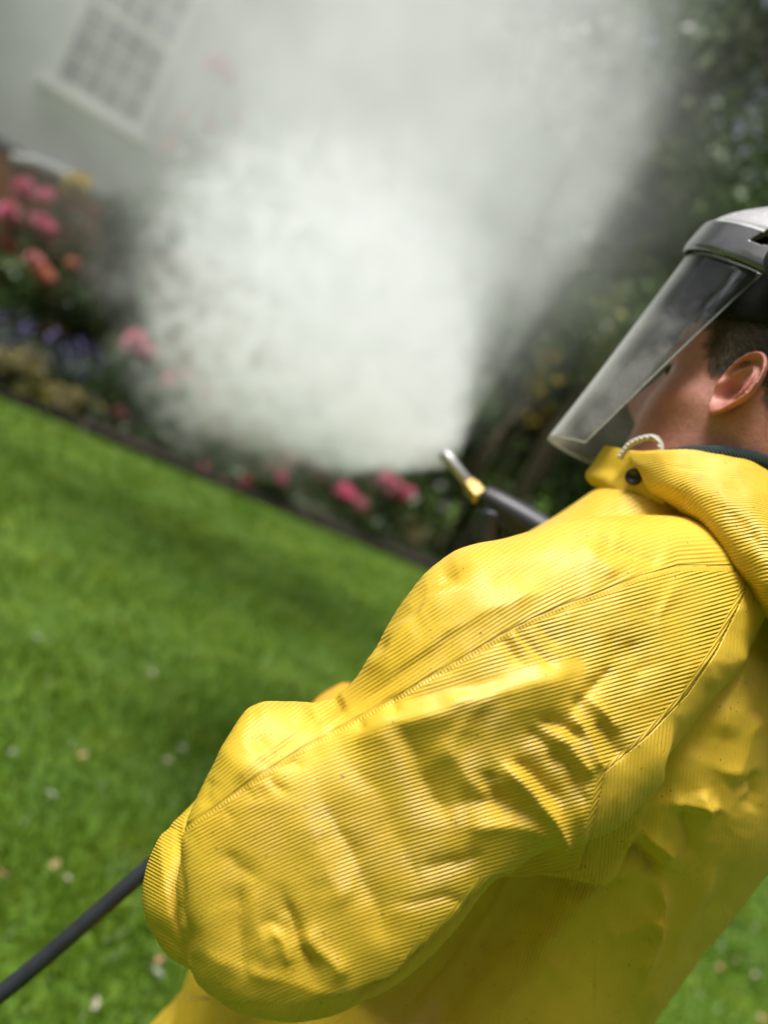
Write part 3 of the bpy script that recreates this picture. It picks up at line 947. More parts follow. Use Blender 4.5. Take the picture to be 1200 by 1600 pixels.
# hairline (side of the head): sideburn in front of the ear, above the ear, nape
def hair_mask(hf, hl, hz):
    hl_ = np.abs(hl)
    wig = 0.004 * np.sin(hz * 300 + hf * 170)
    fr = np.interp(hz, [-.012, .0, .02, .035, .05, .075, .10], [.022, .030, .040, .047, .056, .064, .066]) + wig
    lo = np.interp(hf, [-.10, -.07, -.045, -.023, .0, .012, .022, .032, .042], [-.055, -.040, -.010, .004, .034, .028, .012, .012, .022]) + wig
    return sstep(fr + .010, fr - .007, hf + RNG.normal(0, .002, hf.shape)) * sstep(lo - .006, lo + .008, hz) * (1 - sstep(.0795, .083, hl_) * (np.abs(hf - .002) < .03))
hm = hair_mask(hf, hl, hz)
add_attr(me_h, "stubble", np.clip(hm * 1.3, 0, 1))
person = link_mesh("person", me_h, base=FEET)
tag(person, "person in yellow ribbed raincoat and clear face shield, turned away, spraying water", "person")

def part(name, VF, mat, parent=person, smooth=True):
    V = np.asarray(VF[0], float) - FEET
    return mk(name, V, VF[1], mat, parent, smooth=smooth)

# hair: short strands lying back along the scalp
Nh = no_of(me_h)
idx = np.nonzero(hm > 0.3)[0]
pick = RNG.choice(idx, 42000, p=hm[idx] / hm[idx].sum())
c = Vh[pick] + RNG.normal(0, .0008, (len(pick), 3))
n_ = norm(Nh[pick])
flow = -0.75 * Fd - 0.55 * Z
t_ = norm(flow - n_ * (n_ @ flow)[:, None] + RNG.normal(0, .25, c.shape))
t_ = norm(t_ * 0.92 + n_ * 0.38)
side_ = norm(np.cross(t_, n_)) * 0.00020
Lh = RNG.uniform(.008, .015, (len(c), 1)) * np.clip(hm[pick], .4, 1)[:, None]
Vx = np.stack([c - side_, c + side_, c + t_ * Lh * .6 + side_ * .8 - n_ * Lh * .05, c + t_ * Lh * .6 - side_ * .8 - n_ * Lh * .05, c + t_ * Lh - n_ * Lh * .18], 1).reshape(-1, 3)
b5 = np.arange(len(c))[:, None] * 5
Ft = np.concatenate([np.concatenate([b5, b5 + 1, b5 + 2], 1), np.concatenate([b5, b5 + 2, b5 + 3], 1), np.concatenate([b5 + 3, b5 + 2, b5 + 4], 1)])
hb = NB("brown_grey_hair")
hb.bsdf(hb.ramp(hb.noise(hb.obj(), 900.0, 1), [(0.35, (0.030, 0.022, 0.015)), (0.62, (0.12, 0.095, 0.070)), (0.75, (0.26, 0.23, 0.19))]), 0.42)
part("hair", (Vx, Ft), hb.m, smooth=False)
# eyes (turned away) as small spheres with lids implied by the sockets
def sphere(c, r, seg=16):
    th = np.linspace(0.02, np.pi - 0.02, 10)
    return lathe(c, Z, [(r * math.sin(t), -r * math.cos(t)) for t in th], seg)
eyem = simple("eye_white", (0.75, 0.72, 0.68), 0.2, 0.03); irm = simple("iris", (0.05, 0.06, 0.06), 0.15, 0.1)
for s in (-1, 1):
    e = part("eye", sphere(H(.0735, s * .031, .012), .0112), eyem)
    mk("iris", np.asarray(lathe(H(.0765 + .0105, s * .032, .012), Fd, [(0.0001, .0016), (.003, .0014), (.0055, 0.0)], 16)[0]) - FEET, lathe(H(.0765 + .0105, s * .032, .012), Fd, [(0.0001, .0016), (.003, .0014), (.0055, 0.0)], 16)[1], irm, e)
    brow = [H(.098, s * .014, .034), H(.101, s * .028, .040), H(.094, s * .044, .038), H(.084, s * .054, .030)]
    part("eyebrow", tube(brow, [.003, .004, .0035, .0015], 8, n=12, flat=.6), hb.m)

# ---- jacket: torso, both sleeves and forearms grown into one shell
def ell_ring(c, ax, ay, nv=72, p=2.3):
    a = np.linspace(0, 2 * np.pi, nv, endpoint=False)
    e = 2.0 / p
    return c + (np.sign(np.cos(a)) * np.abs(np.cos(a)) ** e)[:, None] * ax + (np.sign(np.sin(a)) * np.abs(np.sin(a)) ** e)[:, None] * ay
tor = np.array([  # z, a (side), b (front-back), forward shift, left shift
    [0.70, .262, .225, .040, -.022], [0.80, .258, .216, .028, -.024], [0.90, .252, .228, .050, -.026], [1.00, .238, .248, .072, -.034], [1.10, .230, .240, .058, -.038], [1.20, .230, .205, .012, -.032],
    [1.28, .240, .190, -.008, -.014], [1.35, .235, .168, -.010, .0], [1.40, .205, .145, -.012, .005], [1.44, .165, .120, -.012, .015], [1.475, .12, .10, -.01, .03], [1.50, .085, .085, -.01, .04]])
TK = catmull(tor, 60)
rings = []
for z, a, b, df, dl in TK:
    rings.append(ell_ring(np.array([TC[0], TC[1], z]) + df * Fd + dl * Ld, a * Ld, b * Fd))
shells = [loft(np.array(rings))]
# left sleeve: outline stations (upper and lower edge), axis distance, half thickness
SL = np.array([
    [1068, 806, 1178, 950, .700, .060], [985, 806, 1120, 1040, .680, .076], [905, 812, 1050, 1130, .655, .085], [800, 838, 988, 1210, .630, .084],
    [700, 866, 930, 1275, .610, .078], [615, 955, 858, 1298, .596, .072], [545, 1074, 782, 1352, .586, .068], [468, 1106, 705, 1445, .578, .066],
    [388, 1106, 605, 1534, .570, .064], [340, 1182, 492, 1565, .565, .062], [304, 1256, 392, 1552, .562, .056], [288, 1330, 318, 1508, .562, .038]])
SK = catmull(SL, 70)
def sleeve_rings(K, p=2.7, nv=72):
    R = []
    for ax_, ay_, bx_, by_, d, hd in K:
        a3, b3 = P(ax_, ay_, d), P(bx_, by_, d)
        c = (a3 + b3) / 2
        R.append(ell_ring(c, (a3 - b3) / 2, -FWD * hd, nv, p))
    return np.array(R)
shells.append(loft(sleeve_rings(SK)))
# left forearm, going away from the camera to the gloved hand
LE, LH = P(342, 1385, .600), P(528, 1134, .915)
def limb(pts, r, n=24, seg=48, flat=1.0): return tube(pts, r, seg, n=n, flat=flat)
shells.append(limb([P(365, 1395, .570), P(342, 1385, .600), P(366, 1330, .68), P(425, 1250, .78), P(480, 1180, .86)], [.046, .054, .052, .048, .042]))
# right arm: shoulder, elbow, wrist (mostly hidden behind the body)
RS = TC + np.array([0, 0, 1.395]) - .185 * Ld
GH = P(885, 945, 1.03)                                   # right hand on the trigger grip
RE = RS + np.array([0, 0, -.27]) - .10 * Ld + .05 * Fd
shells.append(limb([RS + .08 * Ld, RS - .03 * Ld, RS * .5 + RE * .5 - .02 * Ld, RE, RE * .5 + GH * .5 - .01 * Z, GH * .82 + RE * .18], [.085, .098, .088, .078, .066, .055], 30))
me_j = remeshed("jacket", *cat_mesh(shells), MT['jacket'], 0.0046, 7, subd=1)
me_j.materials.clear(); me_j.materials.append(MT['jacket'])
VJ = co_of(me_j); NJ = no_of(me_j)
px, py, dd = proj(VJ)
face = norm(CAM - VJ); facing = sstep(-0.30, 0.20, np.einsum('ij,ij->i', NJ, face))

seamT = np.array([(1060, 884), (1000, 900), (940, 924), (880, 946), (830, 967), (780, 994), (700, 1040), (620, 1087), (540, 1131), (470, 1170), (400, 1214), (340, 1257), (288, 1293), (150, 1390)][::-1], float)
seamA = np.array([(700, 1180), (925, 1165), (1020, 1118), (1085, 1074), (1150, 1012), (1205, 946), (1262, 934), (1310, 922), (1360, 906), (1368, 762), (1440, 702), (1530, 602), (1562, 492), (1600, 440), (2000, 440)], float)
sT = py - np.interp(px, seamT[:, 0], seamT[:, 1])
sA = (px - np.interp(py, seamA[:, 0], seamA[:, 1]))
sA = np.where(py < 1368, sA * 0.82, sA * 0.7)

# folds: (points, height mm, width on the left of travel, width on the right, in picture px)
folds = [
    # big bright shelf running across the upper sleeve
    ([(530, 1170), (620, 1131), (670, 1115), (740, 1092), (820, 1070), (915, 1046)], 7.0, 34, 60),
    ([(560, 1108), (670, 1086), (820, 1052)], -1.6, 14, 14),
    # diagonal troughs under the shelf
    ([(622, 1120), (648, 1180), (672, 1236), (700, 1290)], -3.4, 24, 22),
    ([(560, 1180), (600, 1260), (640, 1340), (660, 1400)], -2.4, 30, 34),
    ([(690, 1150), (730, 1215), (770, 1260)], 2.0, 24, 24),
    # sharp ridge towards the armpit
    ([(782, 1186), (820, 1226), (862, 1276), (902, 1342)], 4.6, 12, 17),
    ([(800, 1180), (842, 1220), (880, 1262)], -3.4, 14, 12),
    ([(770, 1200), (762, 1226), (790, 1262)], -2.4, 13, 16),
    ([(700, 1260), (770, 1255), (840, 1280)], -2.6, 22, 18),
    ([(720, 1290), (800, 1285), (870, 1310)], 2.6, 16, 20),
    # crumple of creases beside the armhole
    ([(962, 1040), (925, 1075), (890, 1115)], -3.2, 13, 12),
    ([(980, 1000), (1000, 1035), (1010, 1060)], -1.5, 24, 24),
    ([(950, 985), (975, 1050), (1005, 1085)], -1.2, 22, 20),
    ([(890, 1112), (912, 1150), (940, 1206)], 3.2, 10, 12),
    ([(930, 1120), (958, 1160), (972, 1188)], -2.8, 14, 14),
    ([(905, 1080), (940, 1110), (968, 1150)], 2.4, 12, 12),
    ([(838, 1122), (880, 1136), (905, 1158)], -3.0, 14, 9),
    ([(850, 1145), (885, 1160), (925, 1215)], 2.8, 12, 10),
    ([(865, 1172), (890, 1200), (918, 1262)], -2.2, 10, 12),
    ([(818, 1140), (858, 1170), (872, 1200)], -1.8, 12, 10),
    ([(920, 1215), (905, 1270), (905, 1330)], 2.0, 14, 10),
    # lower sleeve: hanging pleats
    ([(372, 1375), (374, 1430), (378, 1500), (392, 1535)], -4.2, 12, 20),
    ([(395, 1380), (400, 1440), (418, 1510)], 2.0, 14, 16),
    ([(442, 1395), (462, 1450), (482, 1500), (492, 1532)], -5.0, 10, 14),
    ([(470, 1450), (505, 1490), (545, 1528)], 4.4, 16, 26),
    ([(420, 1450), (440, 1470), (452, 1515)], 2.6, 14, 12),
    ([(398, 1452), (420, 1440), (445, 1452), (458, 1480)], -2.0, 12, 14),
    ([(500, 1240), (540, 1320), (580, 1400), (612, 1486)], -4.6, 34, 20),
    ([(470, 1260), (500, 1340), (540, 1430)], 3.0, 34, 34),
    ([(350, 1330), (370, 1355), (400, 1372)], -2.2, 18, 16),
    ([(310, 1480), (400, 1520), (500, 1545), (560, 1540)], 2.4, 14, 24),
    ([(620, 1415), (690, 1405), (740, 1415)], -1.0, 10, 10),
    ([(655, 1360), (720, 1350), (760, 1330)], -1.6, 14, 14),
    # small pinches hanging from the top seam
    ([(418, 1208), (428, 1228), (452, 1240)], -2.4, 8, 9), ([(402, 1226), (415, 1250)], -1.8, 8, 8), ([(388, 1232), (398, 1256)], -1.6, 7, 8),
    ([(455, 1182), (470, 1196)], -1.6, 8, 8), ([(350, 1262), (362, 1284)], -1.4, 8, 8),
    ([(788, 996), (802, 1022), (815, 1040)], -2.2, 8, 9), ([(806, 984), (832, 1012), (868, 1046)], -2.4, 9, 11), ([(838, 972), (856, 992), (880, 1010)], -1.8, 10, 10),
    ([(798, 990), (818, 1014)], 1.4, 6, 6), ([(610, 1098), (626, 1116)], -1.6, 8, 8), ([(560, 1126), (574, 1146)], -1.4, 8, 8),
    # top panel
    ([(742, 868), (690, 892), (640, 935), (590, 990), (560, 1040)], -6.0, 26, 16),
    ([(700, 858), (650, 890), (610, 935), (570, 1000)], 3.6, 16, 14),
    ([(716, 905), (660, 950), (610, 1010), (575, 1060)], 3.2, 16, 24),
    ([(790, 948), (720, 985), (640, 1040), (540, 1110)], -2.4, 20, 16),
    ([(870, 920), (800, 940), (700, 990), (600, 1060)], 2.6, 18, 16),
    ([(900, 845), (930, 875), (965, 905)], 2.0, 18, 18), ([(960, 850), (1000, 870), (1040, 880)], -1.6, 22, 18),
    ([(880, 870), (820, 888), (760, 905)], -1.6, 20, 20),
    ([(395, 1112), (440, 1118), (490, 1112)], 3.0, 12, 16), ([(400, 1140), (420, 1175), (400, 1205)], -2.0, 16, 16), ([(480, 1125), (430, 1165), (360, 1225)], 2.0, 16, 14),
    ([(520, 1092), (470, 1140), (430, 1180)], -2.0, 12, 12), ([(330, 1215), (318, 1260)], -1.4, 10, 12),
    ([(535, 1092), (510, 1108), (480, 1112)], -3.4, 14, 18),
    # elbow overlap and forearm
    ([(286, 1290), (287, 1350), (290, 1420), (296, 1482)], 3.6, 14, 12),
    ([(278, 1306), (281, 1400), (294, 1500)], -8.0, 18, 7),
    ([(248, 1300), (262, 1380), (280, 1470)], 3.0, 10, 16), ([(222, 1284), (236, 1277), (250, 1272)], 13.0, 20, 20), ([(238, 1284), (262, 1290), (288, 1302)], -2.4, 5, 7), ([(240, 1275), (270, 1262), (300, 1240)], -2.0, 8, 10),
    ([(232, 1440), (262, 1470), (300, 1500)], -3.0, 18, 16),
    # welts along the seams
    ([(1000, 905), (940, 929), (880, 951), (830, 972), (780, 999), (700, 1045), (620, 1092), (540, 1136), (470, 1175), (400, 1219), (340, 1262), (295, 1294)], -0.9, 5, 3),
    # body: crest that divides side and back, creases on the back
    ([(1052, 1120), (1030, 1180), (1000, 1270), (960, 1350), (905, 1440), (868, 1482)], 7.0, 12, 44),
    ([(1062, 1150), (1038, 1230), (1005, 1310), (965, 1390)], -4.0, 14, 26),
    ([(905, 1364), (890, 1420), (866, 1480), (830, 1540)], 4.4, 26, 12),
    ([(985, 1330), (1010, 1350), (1032, 1372)], -7.0, 12, 12),
    ([(1034, 1360), (1032, 1400), (1020, 1460), (1000, 1530)], 6.0, 11, 14),
    ([(1000, 1300), (1045, 1330), (1034, 1362)], 4.0, 16, 12),
    ([(1070, 1262), (1078, 1310), (1074, 1340)], -3.6, 10, 11), ([(1090, 1230), (1098, 1270), (1108, 1284)], 4.0, 10, 10),
    ([(1040, 1258), (1090, 1254), (1130, 1266)], 3.0, 10, 12), ([(1172, 1205), (1182, 1240), (1172, 1270)], -3.4, 12, 12),
    ([(960, 1385), (920, 1400), (880, 1420)], -3.0, 14, 14), ([(940, 1470), (990, 1450), (1030, 1420)], 3.0, 16, 18),
    ([(1120, 1340), (1080, 1420), (1040, 1500), (990, 1600)], 4.0, 22, 26), ([(1160, 1340), (1110, 1430), (1060, 1520)], -3.0, 22, 22),
    ([(1180, 1000), (1140, 1090), (1120, 1160)], 3.2, 30, 30), ([(1120, 1060), (1100, 1120), (1085, 1190)], -2.4, 22, 26), ([(1190, 1110), (1160, 1180), (1140, 1230)], 2.8, 24, 24),
    ([(900, 1500), (820, 1560), (760, 1620)], 3.0, 22, 24), ([(780, 1400), (760, 1470), (700, 1560)], -3.0, 26, 26), ([(720, 1500), (660, 1560), (600, 1610)], 3.4, 24, 24),
]
disp = np.zeros(len(VJ))
near = facing > 0
ix = np.nonzero(near & (px > -200) & (px < 1500) & (py > 600) & (py < 1900))[0]
qx, qy = px[ix], py[ix]
# slight wander so that no fold is a ruled curve
qx = qx + 5 * noise2(qx / 45, qy / 45); qy = qy + 5 * noise2(qx / 45 + 31, qy / 45 + 7)
acc = np.zeros(len(ix))
for pts, amp, wl, wr in folds:
    pa = np.array(pts, float)
    m = (qx > pa[:, 0].min() - 130) & (qx < pa[:, 0].max() + 130) & (qy > pa[:, 1].min() - 130) & (qy < pa[:, 1].max() + 130)
    j = np.nonzero(m)[0]
    d, sd, pos = poly_dist(qx[j], qy[j], pts)
    wdt = np.where(sd > 0, wr, wl)
    if pa[:, 0].mean() < 640 and pa[:, 1].mean() > 1225: amp = amp * 0.55; wdt = wdt * 0.85
    x = d / wdt
    prof = np.exp(-x ** 1.3)                             # a little sharper than a bell at the crest
    fade = sstep(0.0, 0.22, pos) * sstep(1.0, 0.78, pos) * 0.8 + 0.2
    acc[j] += amp * 1.6 * prof * fade
# stiff crinkles between the traced folds
u1 = (qx * .86 + qy * .5) / 70; v1 = (-qx * .5 + qy * .86) / 120
cr = 1 - np.abs(noise2(u1 + .8 * noise2(u1 * .7, v1 * .7), v1)) * 2.2
cr2 = 1 - np.abs(noise2(qx / 42 + 9, qy / 55 + .7 * noise2(qx / 60, qy / 60))) * 2.2
mask = 0.35 + 0.65 * sstep(-.15, .35, noise2(qx / 150 + 3, qy / 150 + 8))
acc += mask * (1.1 * (cr - .5) + 0.40 * (cr2 - .5)) + 1.6 * noise2(qx / 120, qy / 140 + 4)
# body pushed in behind the hanging sleeve, shaped to deepen the shade
d, sd, pos = poly_dist(qx, qy, [(846, 1376), (770, 1480), (680, 1590)])
acc -= 48.0 * np.exp(-(d / 92) ** 2) * sstep(2, 20, sA[ix]) * sstep(1368, 1400, qy)
disp[ix] = acc * 0.001 * facing[ix]
back = sstep(0.0, -0.3, np.einsum('ij,ij->i', NJ, face))
disp += back * 0.004 * (noise2(VJ[:, 0] * 14 + VJ[:, 1] * 9, VJ[:, 2] * 9))
set_co(me_j, VJ + NJ * disp[:, None])
# rib fields, laid out on the finished folds
px, py, dd = proj(co_of(me_j))
sT = py - np.interp(px, seamT[:, 0], seamT[:, 1])
sA = px - np.interp(py, seamA[:, 0], seamA[:, 1])
sA = np.where(py < 1368, sA * 0.82, sA * 0.7)
sA = np.where(py > 1500, np.where(px < np.interp(py, [1500, 1530, 1562], [640, 602, 492]), -40.0, 40.0), sA)
sA = np.where(py > 1568, 40.0, sA)
g = np.clip((650 - px) / 350, -0.3, 1.6)
add_attr(me_j, "ribA", (py + .285 * (px - 700) - 46 * np.sign(g) * g * g) / 6.35)
add_attr(me_j, "ribB", (sT * 0.86 + 0.06 * (px - 700)) / 5.9)
bod = np.where((px < 400) & (py < 1560), py - .55 * px, px + .09 * py + 0.25 * np.clip(py - 1370, 0, 400) * (px < 930))
add_attr(me_j, "ribC", bod / 5.8)
fore = (px < np.interp(py, [1200, 1290, 1350, 1420, 1500, 1560], [318, 287, 287, 289, 297, 330])) & (py > 1200)
sA2 = np.where(fore, 40.0, sA)
add_attr(me_j, "seamTop", sT); add_attr(me_j, "seamArm", sA2)
add_attr(me_j, "along", px * .86 + py * .62 * np.where(sA > -14, 1.0, -.8))
ra = np.ones(len(VJ)) * (0.55 + 0.45 * sstep(-.25, .35, noise2(px / 90, py / 70)))
shelf, _, _ = poly_dist(px, py, [(560, 1135), (620, 1114), (700, 1088), (800, 1063), (900, 1042)])
ra *= 0.12 + 0.88 * sstep(10, 24, shelf)                 # ribs nearly vanish along the shelf fold
ra *= np.where((sT < 0), 0.75, 1.0) * (1 - 0.5 * sstep(1330, 1480, py + .25 * (500 - px)))
ra *= np.where(sA > 0, np.where(px > np.interp(py, [1100, 1290, 1480, 1600], [1060, 1000, 870, 800]), 0.15, 0.8), 1.0)
add_attr(me_j, "ribamp", ra)
jk = link_mesh("jacket", me_j, parent=person, base=FEET)

# ---- hood lying rolled round the neck, mirrored to his right side
NC = H(-.015, 0, 0)
def mirror(q):
    d = (q - NC) @ Ld
    return q - 2 * d * Ld
hood_cols = [
    [(1000, 722, .742), (985, 705, .742), (990, 722, .730), (1003, 740, .722), (1016, 760, .722), (1030, 772, .735)],
    [(1040, 724, .715), (1038, 704, .708), (1043, 730, .686), (1052, 765, .674), (1066, 800, .676), (1078, 820, .700)],
    [(1098, 730, .705), (1095, 706, .696), (1098, 745, .660), (1104, 795, .642), (1114, 845, .644), (1118, 868, .672)],
    [(1150, 742, .704), (1148, 716, .692), (1152, 765, .646), (1158, 830, .622), (1158, 892, .624), (1152, 912, .655)],
    [(1206, 768, .712), (1202, 737, .695), (1208, 795, .640), (1214, 870, .610), (1212, 945, .612), (1202, 968, .645)],
    [(1290, 830, .735), (1292, 800, .715), (1302, 860, .650), (1308, 940, .618), (1300, 1012, .622), (1285, 1030, .66)],
    [(1375, 885, .79), (1380, 855, .775), (1402, 920, .715), (1412, 1010, .690), (1402, 1080, .695), (1380, 1095, .72)],
]
cols = [[P(*q) for q in c] for c in hood_cols]
def bk(f, z): return NC + f * Fd + z * Z
cols.append([bk(-.105, -.105), bk(-.120, -.085), bk(-.165, -.105), bk(-.190, -.165), bk(-.195, -.225), bk(-.180, -.24)])
right = [[mirror(q) for q in c] for c in cols[:-1]][::-1]
HK = np.array(cols + right)
nU, nV_ = 420, 100
HG = catmull(HK, nU)
HG = catmull(HG.transpose(1, 0, 2), nV_).transpose(1, 0, 2)
VHd = HG.reshape(-1, 3)
du, dv = np.gradient(HG, axis=0), np.gradient(HG, axis=1)
nh = norm(np.cross(dv, du)).reshape(-1, 3)
mid = HG[:, nV_ // 2] ; 
if np.einsum('ij,ij->i', nh, norm(VHd - NC)).mean() < 0: nh = -nh
hx, hy, hd = proj(VHd)
hfolds = [([(1010, 745), (1090, 775), (1150, 800), (1210, 850)], 3.0, 20, 16), ([(1060, 800), (1100, 835), (1150, 880), (1200, 925)], -4.0, 16, 18), ([(1050, 760), (1120, 790), (1200, 840)], -3.0, 14, 18),
          ([(1085, 830), (1140, 872), (1210, 930)], 3.0, 12, 14), ([(1170, 830), (1190, 850), (1205, 870)], -3.5, 16, 16), ([(990, 708), (1100, 712), (1200, 742)], 1.2, 5, 7),
          ([(1030, 727), (1100, 735), (1160, 750), (1210, 768)], -0.8, 3, 4), ([(1000, 735), (1040, 790), (1080, 828)], 2.0, 8, 10)]
dh = np.zeros(len(VHd))
for pts, amp, wl, wr in hfolds:
    d, sd, pos = poly_dist(hx, hy, pts)
    dh += amp * np.exp(-(d / np.where(sd > 0, wr, wl)) ** 1.6) * (sstep(0, .2, pos) * sstep(1, .8, pos) * .8 + .2)
dh += 1.4 * noise2(hx / 60, hy / 60) + 0.6 * (1 - 2 * np.abs(noise2(hx / 45 + 4, hy / 45)))
VHd = VHd + nh * dh[:, None] * 0.001
jj = np.tile(np.arange(nV_), nU) / (nV_ - 1.0)
FH = np.array(grid_faces(nU, nV_))
oh = part("hood", (VHd, FH), MT['hood'], jk)
# ribs follow the rolled edge
arc = np.cumsum(np.r_['1', np.zeros((nU, 1)), np.linalg.norm(np.diff(HG, axis=1), axis=2)], axis=1).ravel()
add_attr(oh.data, "ribA", arc / 0.0030 + 0.012 * np.clip(hx - 1000, 0, 400) * sstep(.25, .7, jj)) if True else add_attr(oh.data, "x", (hy - np.interp(hx, [985, 1040, 1100, 1150, 1200, 1300, 1400], [708, 706, 708, 718, 738, 803, 868]) * (1 - 0.35 * sstep(40, 160, hy - 720)) - 0.12 * hx * sstep(40, 160, hy - 720)) / 6.4)
add_attr(oh.data, "ribamp", 0.75 + 0.25 * sstep(-.3, .3, noise2(hx / 50, hy / 40)))
sm = oh.modifiers.new("thickness", 'SOLIDIFY'); sm.thickness = 0.0022; sm.offset = -1
# front collar flap with the snap
cf = [[(948, 697, .792), (978, 704, .765), (1006, 711, .742), (1030, 722, .73)],
      [(921, 741, .800), (955, 752, .768), (1000, 762, .738), (1036, 776, .722)],
      [(938, 768, .790), (962, 782, .768), (1008, 796, .738), (1062, 818, .712)],
      [(926, 800, .800), (958, 806, .780), (1016, 812, .745), (1092, 842, .708)],
      [(905, 830, .800), (955, 840, .775), (1020, 850, .74), (1100, 870, .715)]]
CFK = np.array([[P(*q) for q in r] for r in cf])
CG = catmull(CFK, 70); CG = catmull(CG.transpose(1, 0, 2), 90).transpose(1, 0, 2)
VC = CG.reshape(-1, 3)
nc_ = norm(np.cross(np.gradient(CG, axis=1), np.gradient(CG, axis=0))).reshape(-1, 3)
if (nc_ @ -FWD).mean() < 0: nc_ = -nc_
cx_, cy_, _ = proj(VC)
d1, sd1, p1 = poly_dist(cx_, cy_, [(955, 800), (1010, 800), (1060, 812), (1095, 838)])
d2, sd2, p2 = poly_dist(cx_, cy_, [(922, 742), (950, 752), (985, 775), (1010, 800)])
VC = VC + nc_ * ((-4.0 * np.exp(-(d1 / 9) ** 2) + 2.4 * np.exp(-(d2 / 10) ** 2) + 1.5 * noise2(cx_ / 30, cy_ / 30)) * 0.001)[:, None]
oc = part("collar_flap", (VC, grid_faces(70, 90)), MT['hood'], jk)
add_attr(oc.data, "ribA", cy_ * 0 + 0.5); add_attr(oc.data, "ribamp", cy_ * 0)
sm = oc.modifiers.new("thickness", 'SOLIDIFY'); sm.thickness = 0.002; sm.offset = -1
blk = simple("black_plastic", (0.012, 0.012, 0.013), 0.38, 0.2, 60)
sp = P(990, 745, .738); sn = norm(CAM - sp + 0.25 * Ld - np.array([0.15, 0, 0]))
part("snap_button", lathe(sp, sn, [(.0076, -.004), (.0076, .0012), (.0070, .0026), (.0052, .0032), (.0046, .0022), (.0001, .0020)], 28), blk, jk)
# white drawcord loop
cb = NB("white_cord"); cw_ = cb.n("ShaderNodeTexWave", _wave_type='BANDS', _bands_direction='DIAGONAL'); cb.l(cb.obj(), cw_.inputs[0]); cw_.inputs['Scale'].default_value = 190.0
cb.bsdf(cb.ramp(cw_.outputs['Fac'], [(0.2, (0.42, 0.38, 0.30)), (0.8, (0.74, 0.71, 0.62))]), 0.8, Normal=cb.bump(cw_.outputs['Fac'], 0.001))
part("drawcord", tube([P(968, 716, .752), P(980, 699, .748), P(992, 690, .744), P(1010, 684, .738), P(1024, 685, .733), P(1031, 694, .730), P(1033, 706, .728), P(1034, 724, .728)], .0029, 12, n=60), cb.m, jk)
# dark green knitted collar of the shirt beneath
gb2 = NB("dark_green_knit"); kw_ = gb2.n("ShaderNodeTexWave", _bands_direction='DIAGONAL'); gb2.l(gb2.obj(), kw_.inputs[0]); kw_.inputs['Scale'].default_value = 150.0
gb2.bsdf(gb2.ramp(kw_.outputs['Fac'], [(0.2, (0.008, 0.020, 0.020)), (0.8, (0.03, 0.062, 0.058))]), 0.85, Normal=gb2.bump(kw_.outputs['Fac'], 0.0015))
gl_ = [P(1020, 724, .732), P(1055, 713, .722), P(1100, 709, .715), P(1150, 713, .712), P(1205, 730, .716), P(1292, 790, .74), bk(-.098, -.075)]
gr_ = [mirror(q) for q in gl_[:-1]][::-1]
part("shirt_collar", tube(np.array(gl_ + gr_), .0075, 14, n=120, flat=1.0), gb2.m)

# ---- trousers and boots (below the frame, they carry the figure)
den = simple("dark_trousers", (0.03, 0.035, 0.05), 0.9, 0.3, 40)
tr_ = []
for s in (-1, 1):
    hip = TC + s * .085 * Ld + .01 * Fd + np.array([0, 0, .80]); kn = FEET + s * .13 * Ld + .05 * Fd + .48 * Z; an = FEET + s * .14 * Ld + .02 * Fd + .10 * Z
    tr_.append(tube([hip + .06 * Z, hip, kn, an], [.09, .110, .095, .075], 28, n=24))
    bt = remeshed("boot", *cat_mesh([tube([an + .16 * Z, an, an - .045 * Z + .01 * Fd], [.062, .058, .055], 20, n=10), tube([an - .055 * Z - .07 * Fd, an - .055 * Z, an - .06 * Z + .10 * Fd, an - .065 * Z + .18 * Fd], [.040, .045, .043, .030], 20, n=16)]), blk, 0.006, 4)
    link_mesh("boot", bt, parent=person, base=FEET)
tm = remeshed("trousers", *cat_mesh(tr_), den, 0.008, 4)
link_mesh("trousers", tm, parent=person, base=FEET)

# ---- gloved hands: palm, four bent fingers and a thumb grown into one glove
orange = simple("shaded_yellow_glove", (0.60, 0.27, 0.008), 0.45, 0.12, 60, 0.0008)  # orange is the jacket's yellow in shade, put into the glove colour
def glove(wrist, fdir, ndir, grip_r, name="glove"):
    """wrist point, direction of the knuckles, direction the palm faces; fingers close round a bar of radius grip_r"""
    fdir = norm(fdir); ndir = norm(ndir - fdir * (ndir @ fdir)); sdir = np.cross(fdir, ndir)
    sh = [tube([wrist - .05 * fdir, wrist, wrist + .02 * fdir], [.036, .032, .034], 18, n=8)]
    for k, (off, ln) in enumerate(((-.030, .88), (-.010, 1.0), (.010, .96), (.029, .80))):
        base_ = wrist + .085 * fdir + off * sdir
        sh.append(tube([wrist + .01 * fdir + off * .7 * sdir, wrist + .05 * fdir + off * .9 * sdir, base_], [.017, .0175, .0135], 14, n=8))
        r = grip_r + .012
        ctr = base_ + r * ndir * 1.0 + .006 * fdir
        pts = [base_ - .01 * fdir]
        for a in np.linspace(0, rad(205 * ln), 6):
            pts.append(ctr - r * math.cos(a) * ndir + (r + .006) * math.sin(a) * fdir)
        sh.append(tube(pts, np.linspace(.0125, .0095, len(pts)), 14, n=18))
    th = wrist + .02 * fdir - .034 * sdir
    sh.append(tube([wrist + .005 * fdir - .015 * sdir, th + .012 * ndir, th + .035 * fdir + .032 * ndir - .004 * sdir, th + .060 * fdir + (.030 + grip_r) * ndir + .010 * sdir], [.018, .016, .0135, .010], 14, n=14))
    return remeshed(name, *cat_mesh(sh), orange, 0.0024, 4)
lw = P(482, 1178, .86)
link_mesh("glove", glove(lw + norm(LH - lw) * .03, LH - lw, np.array([0.3, .1, -.9]), .012), parent=person, base=FEET)
rw = GH * .86 + RE * .14
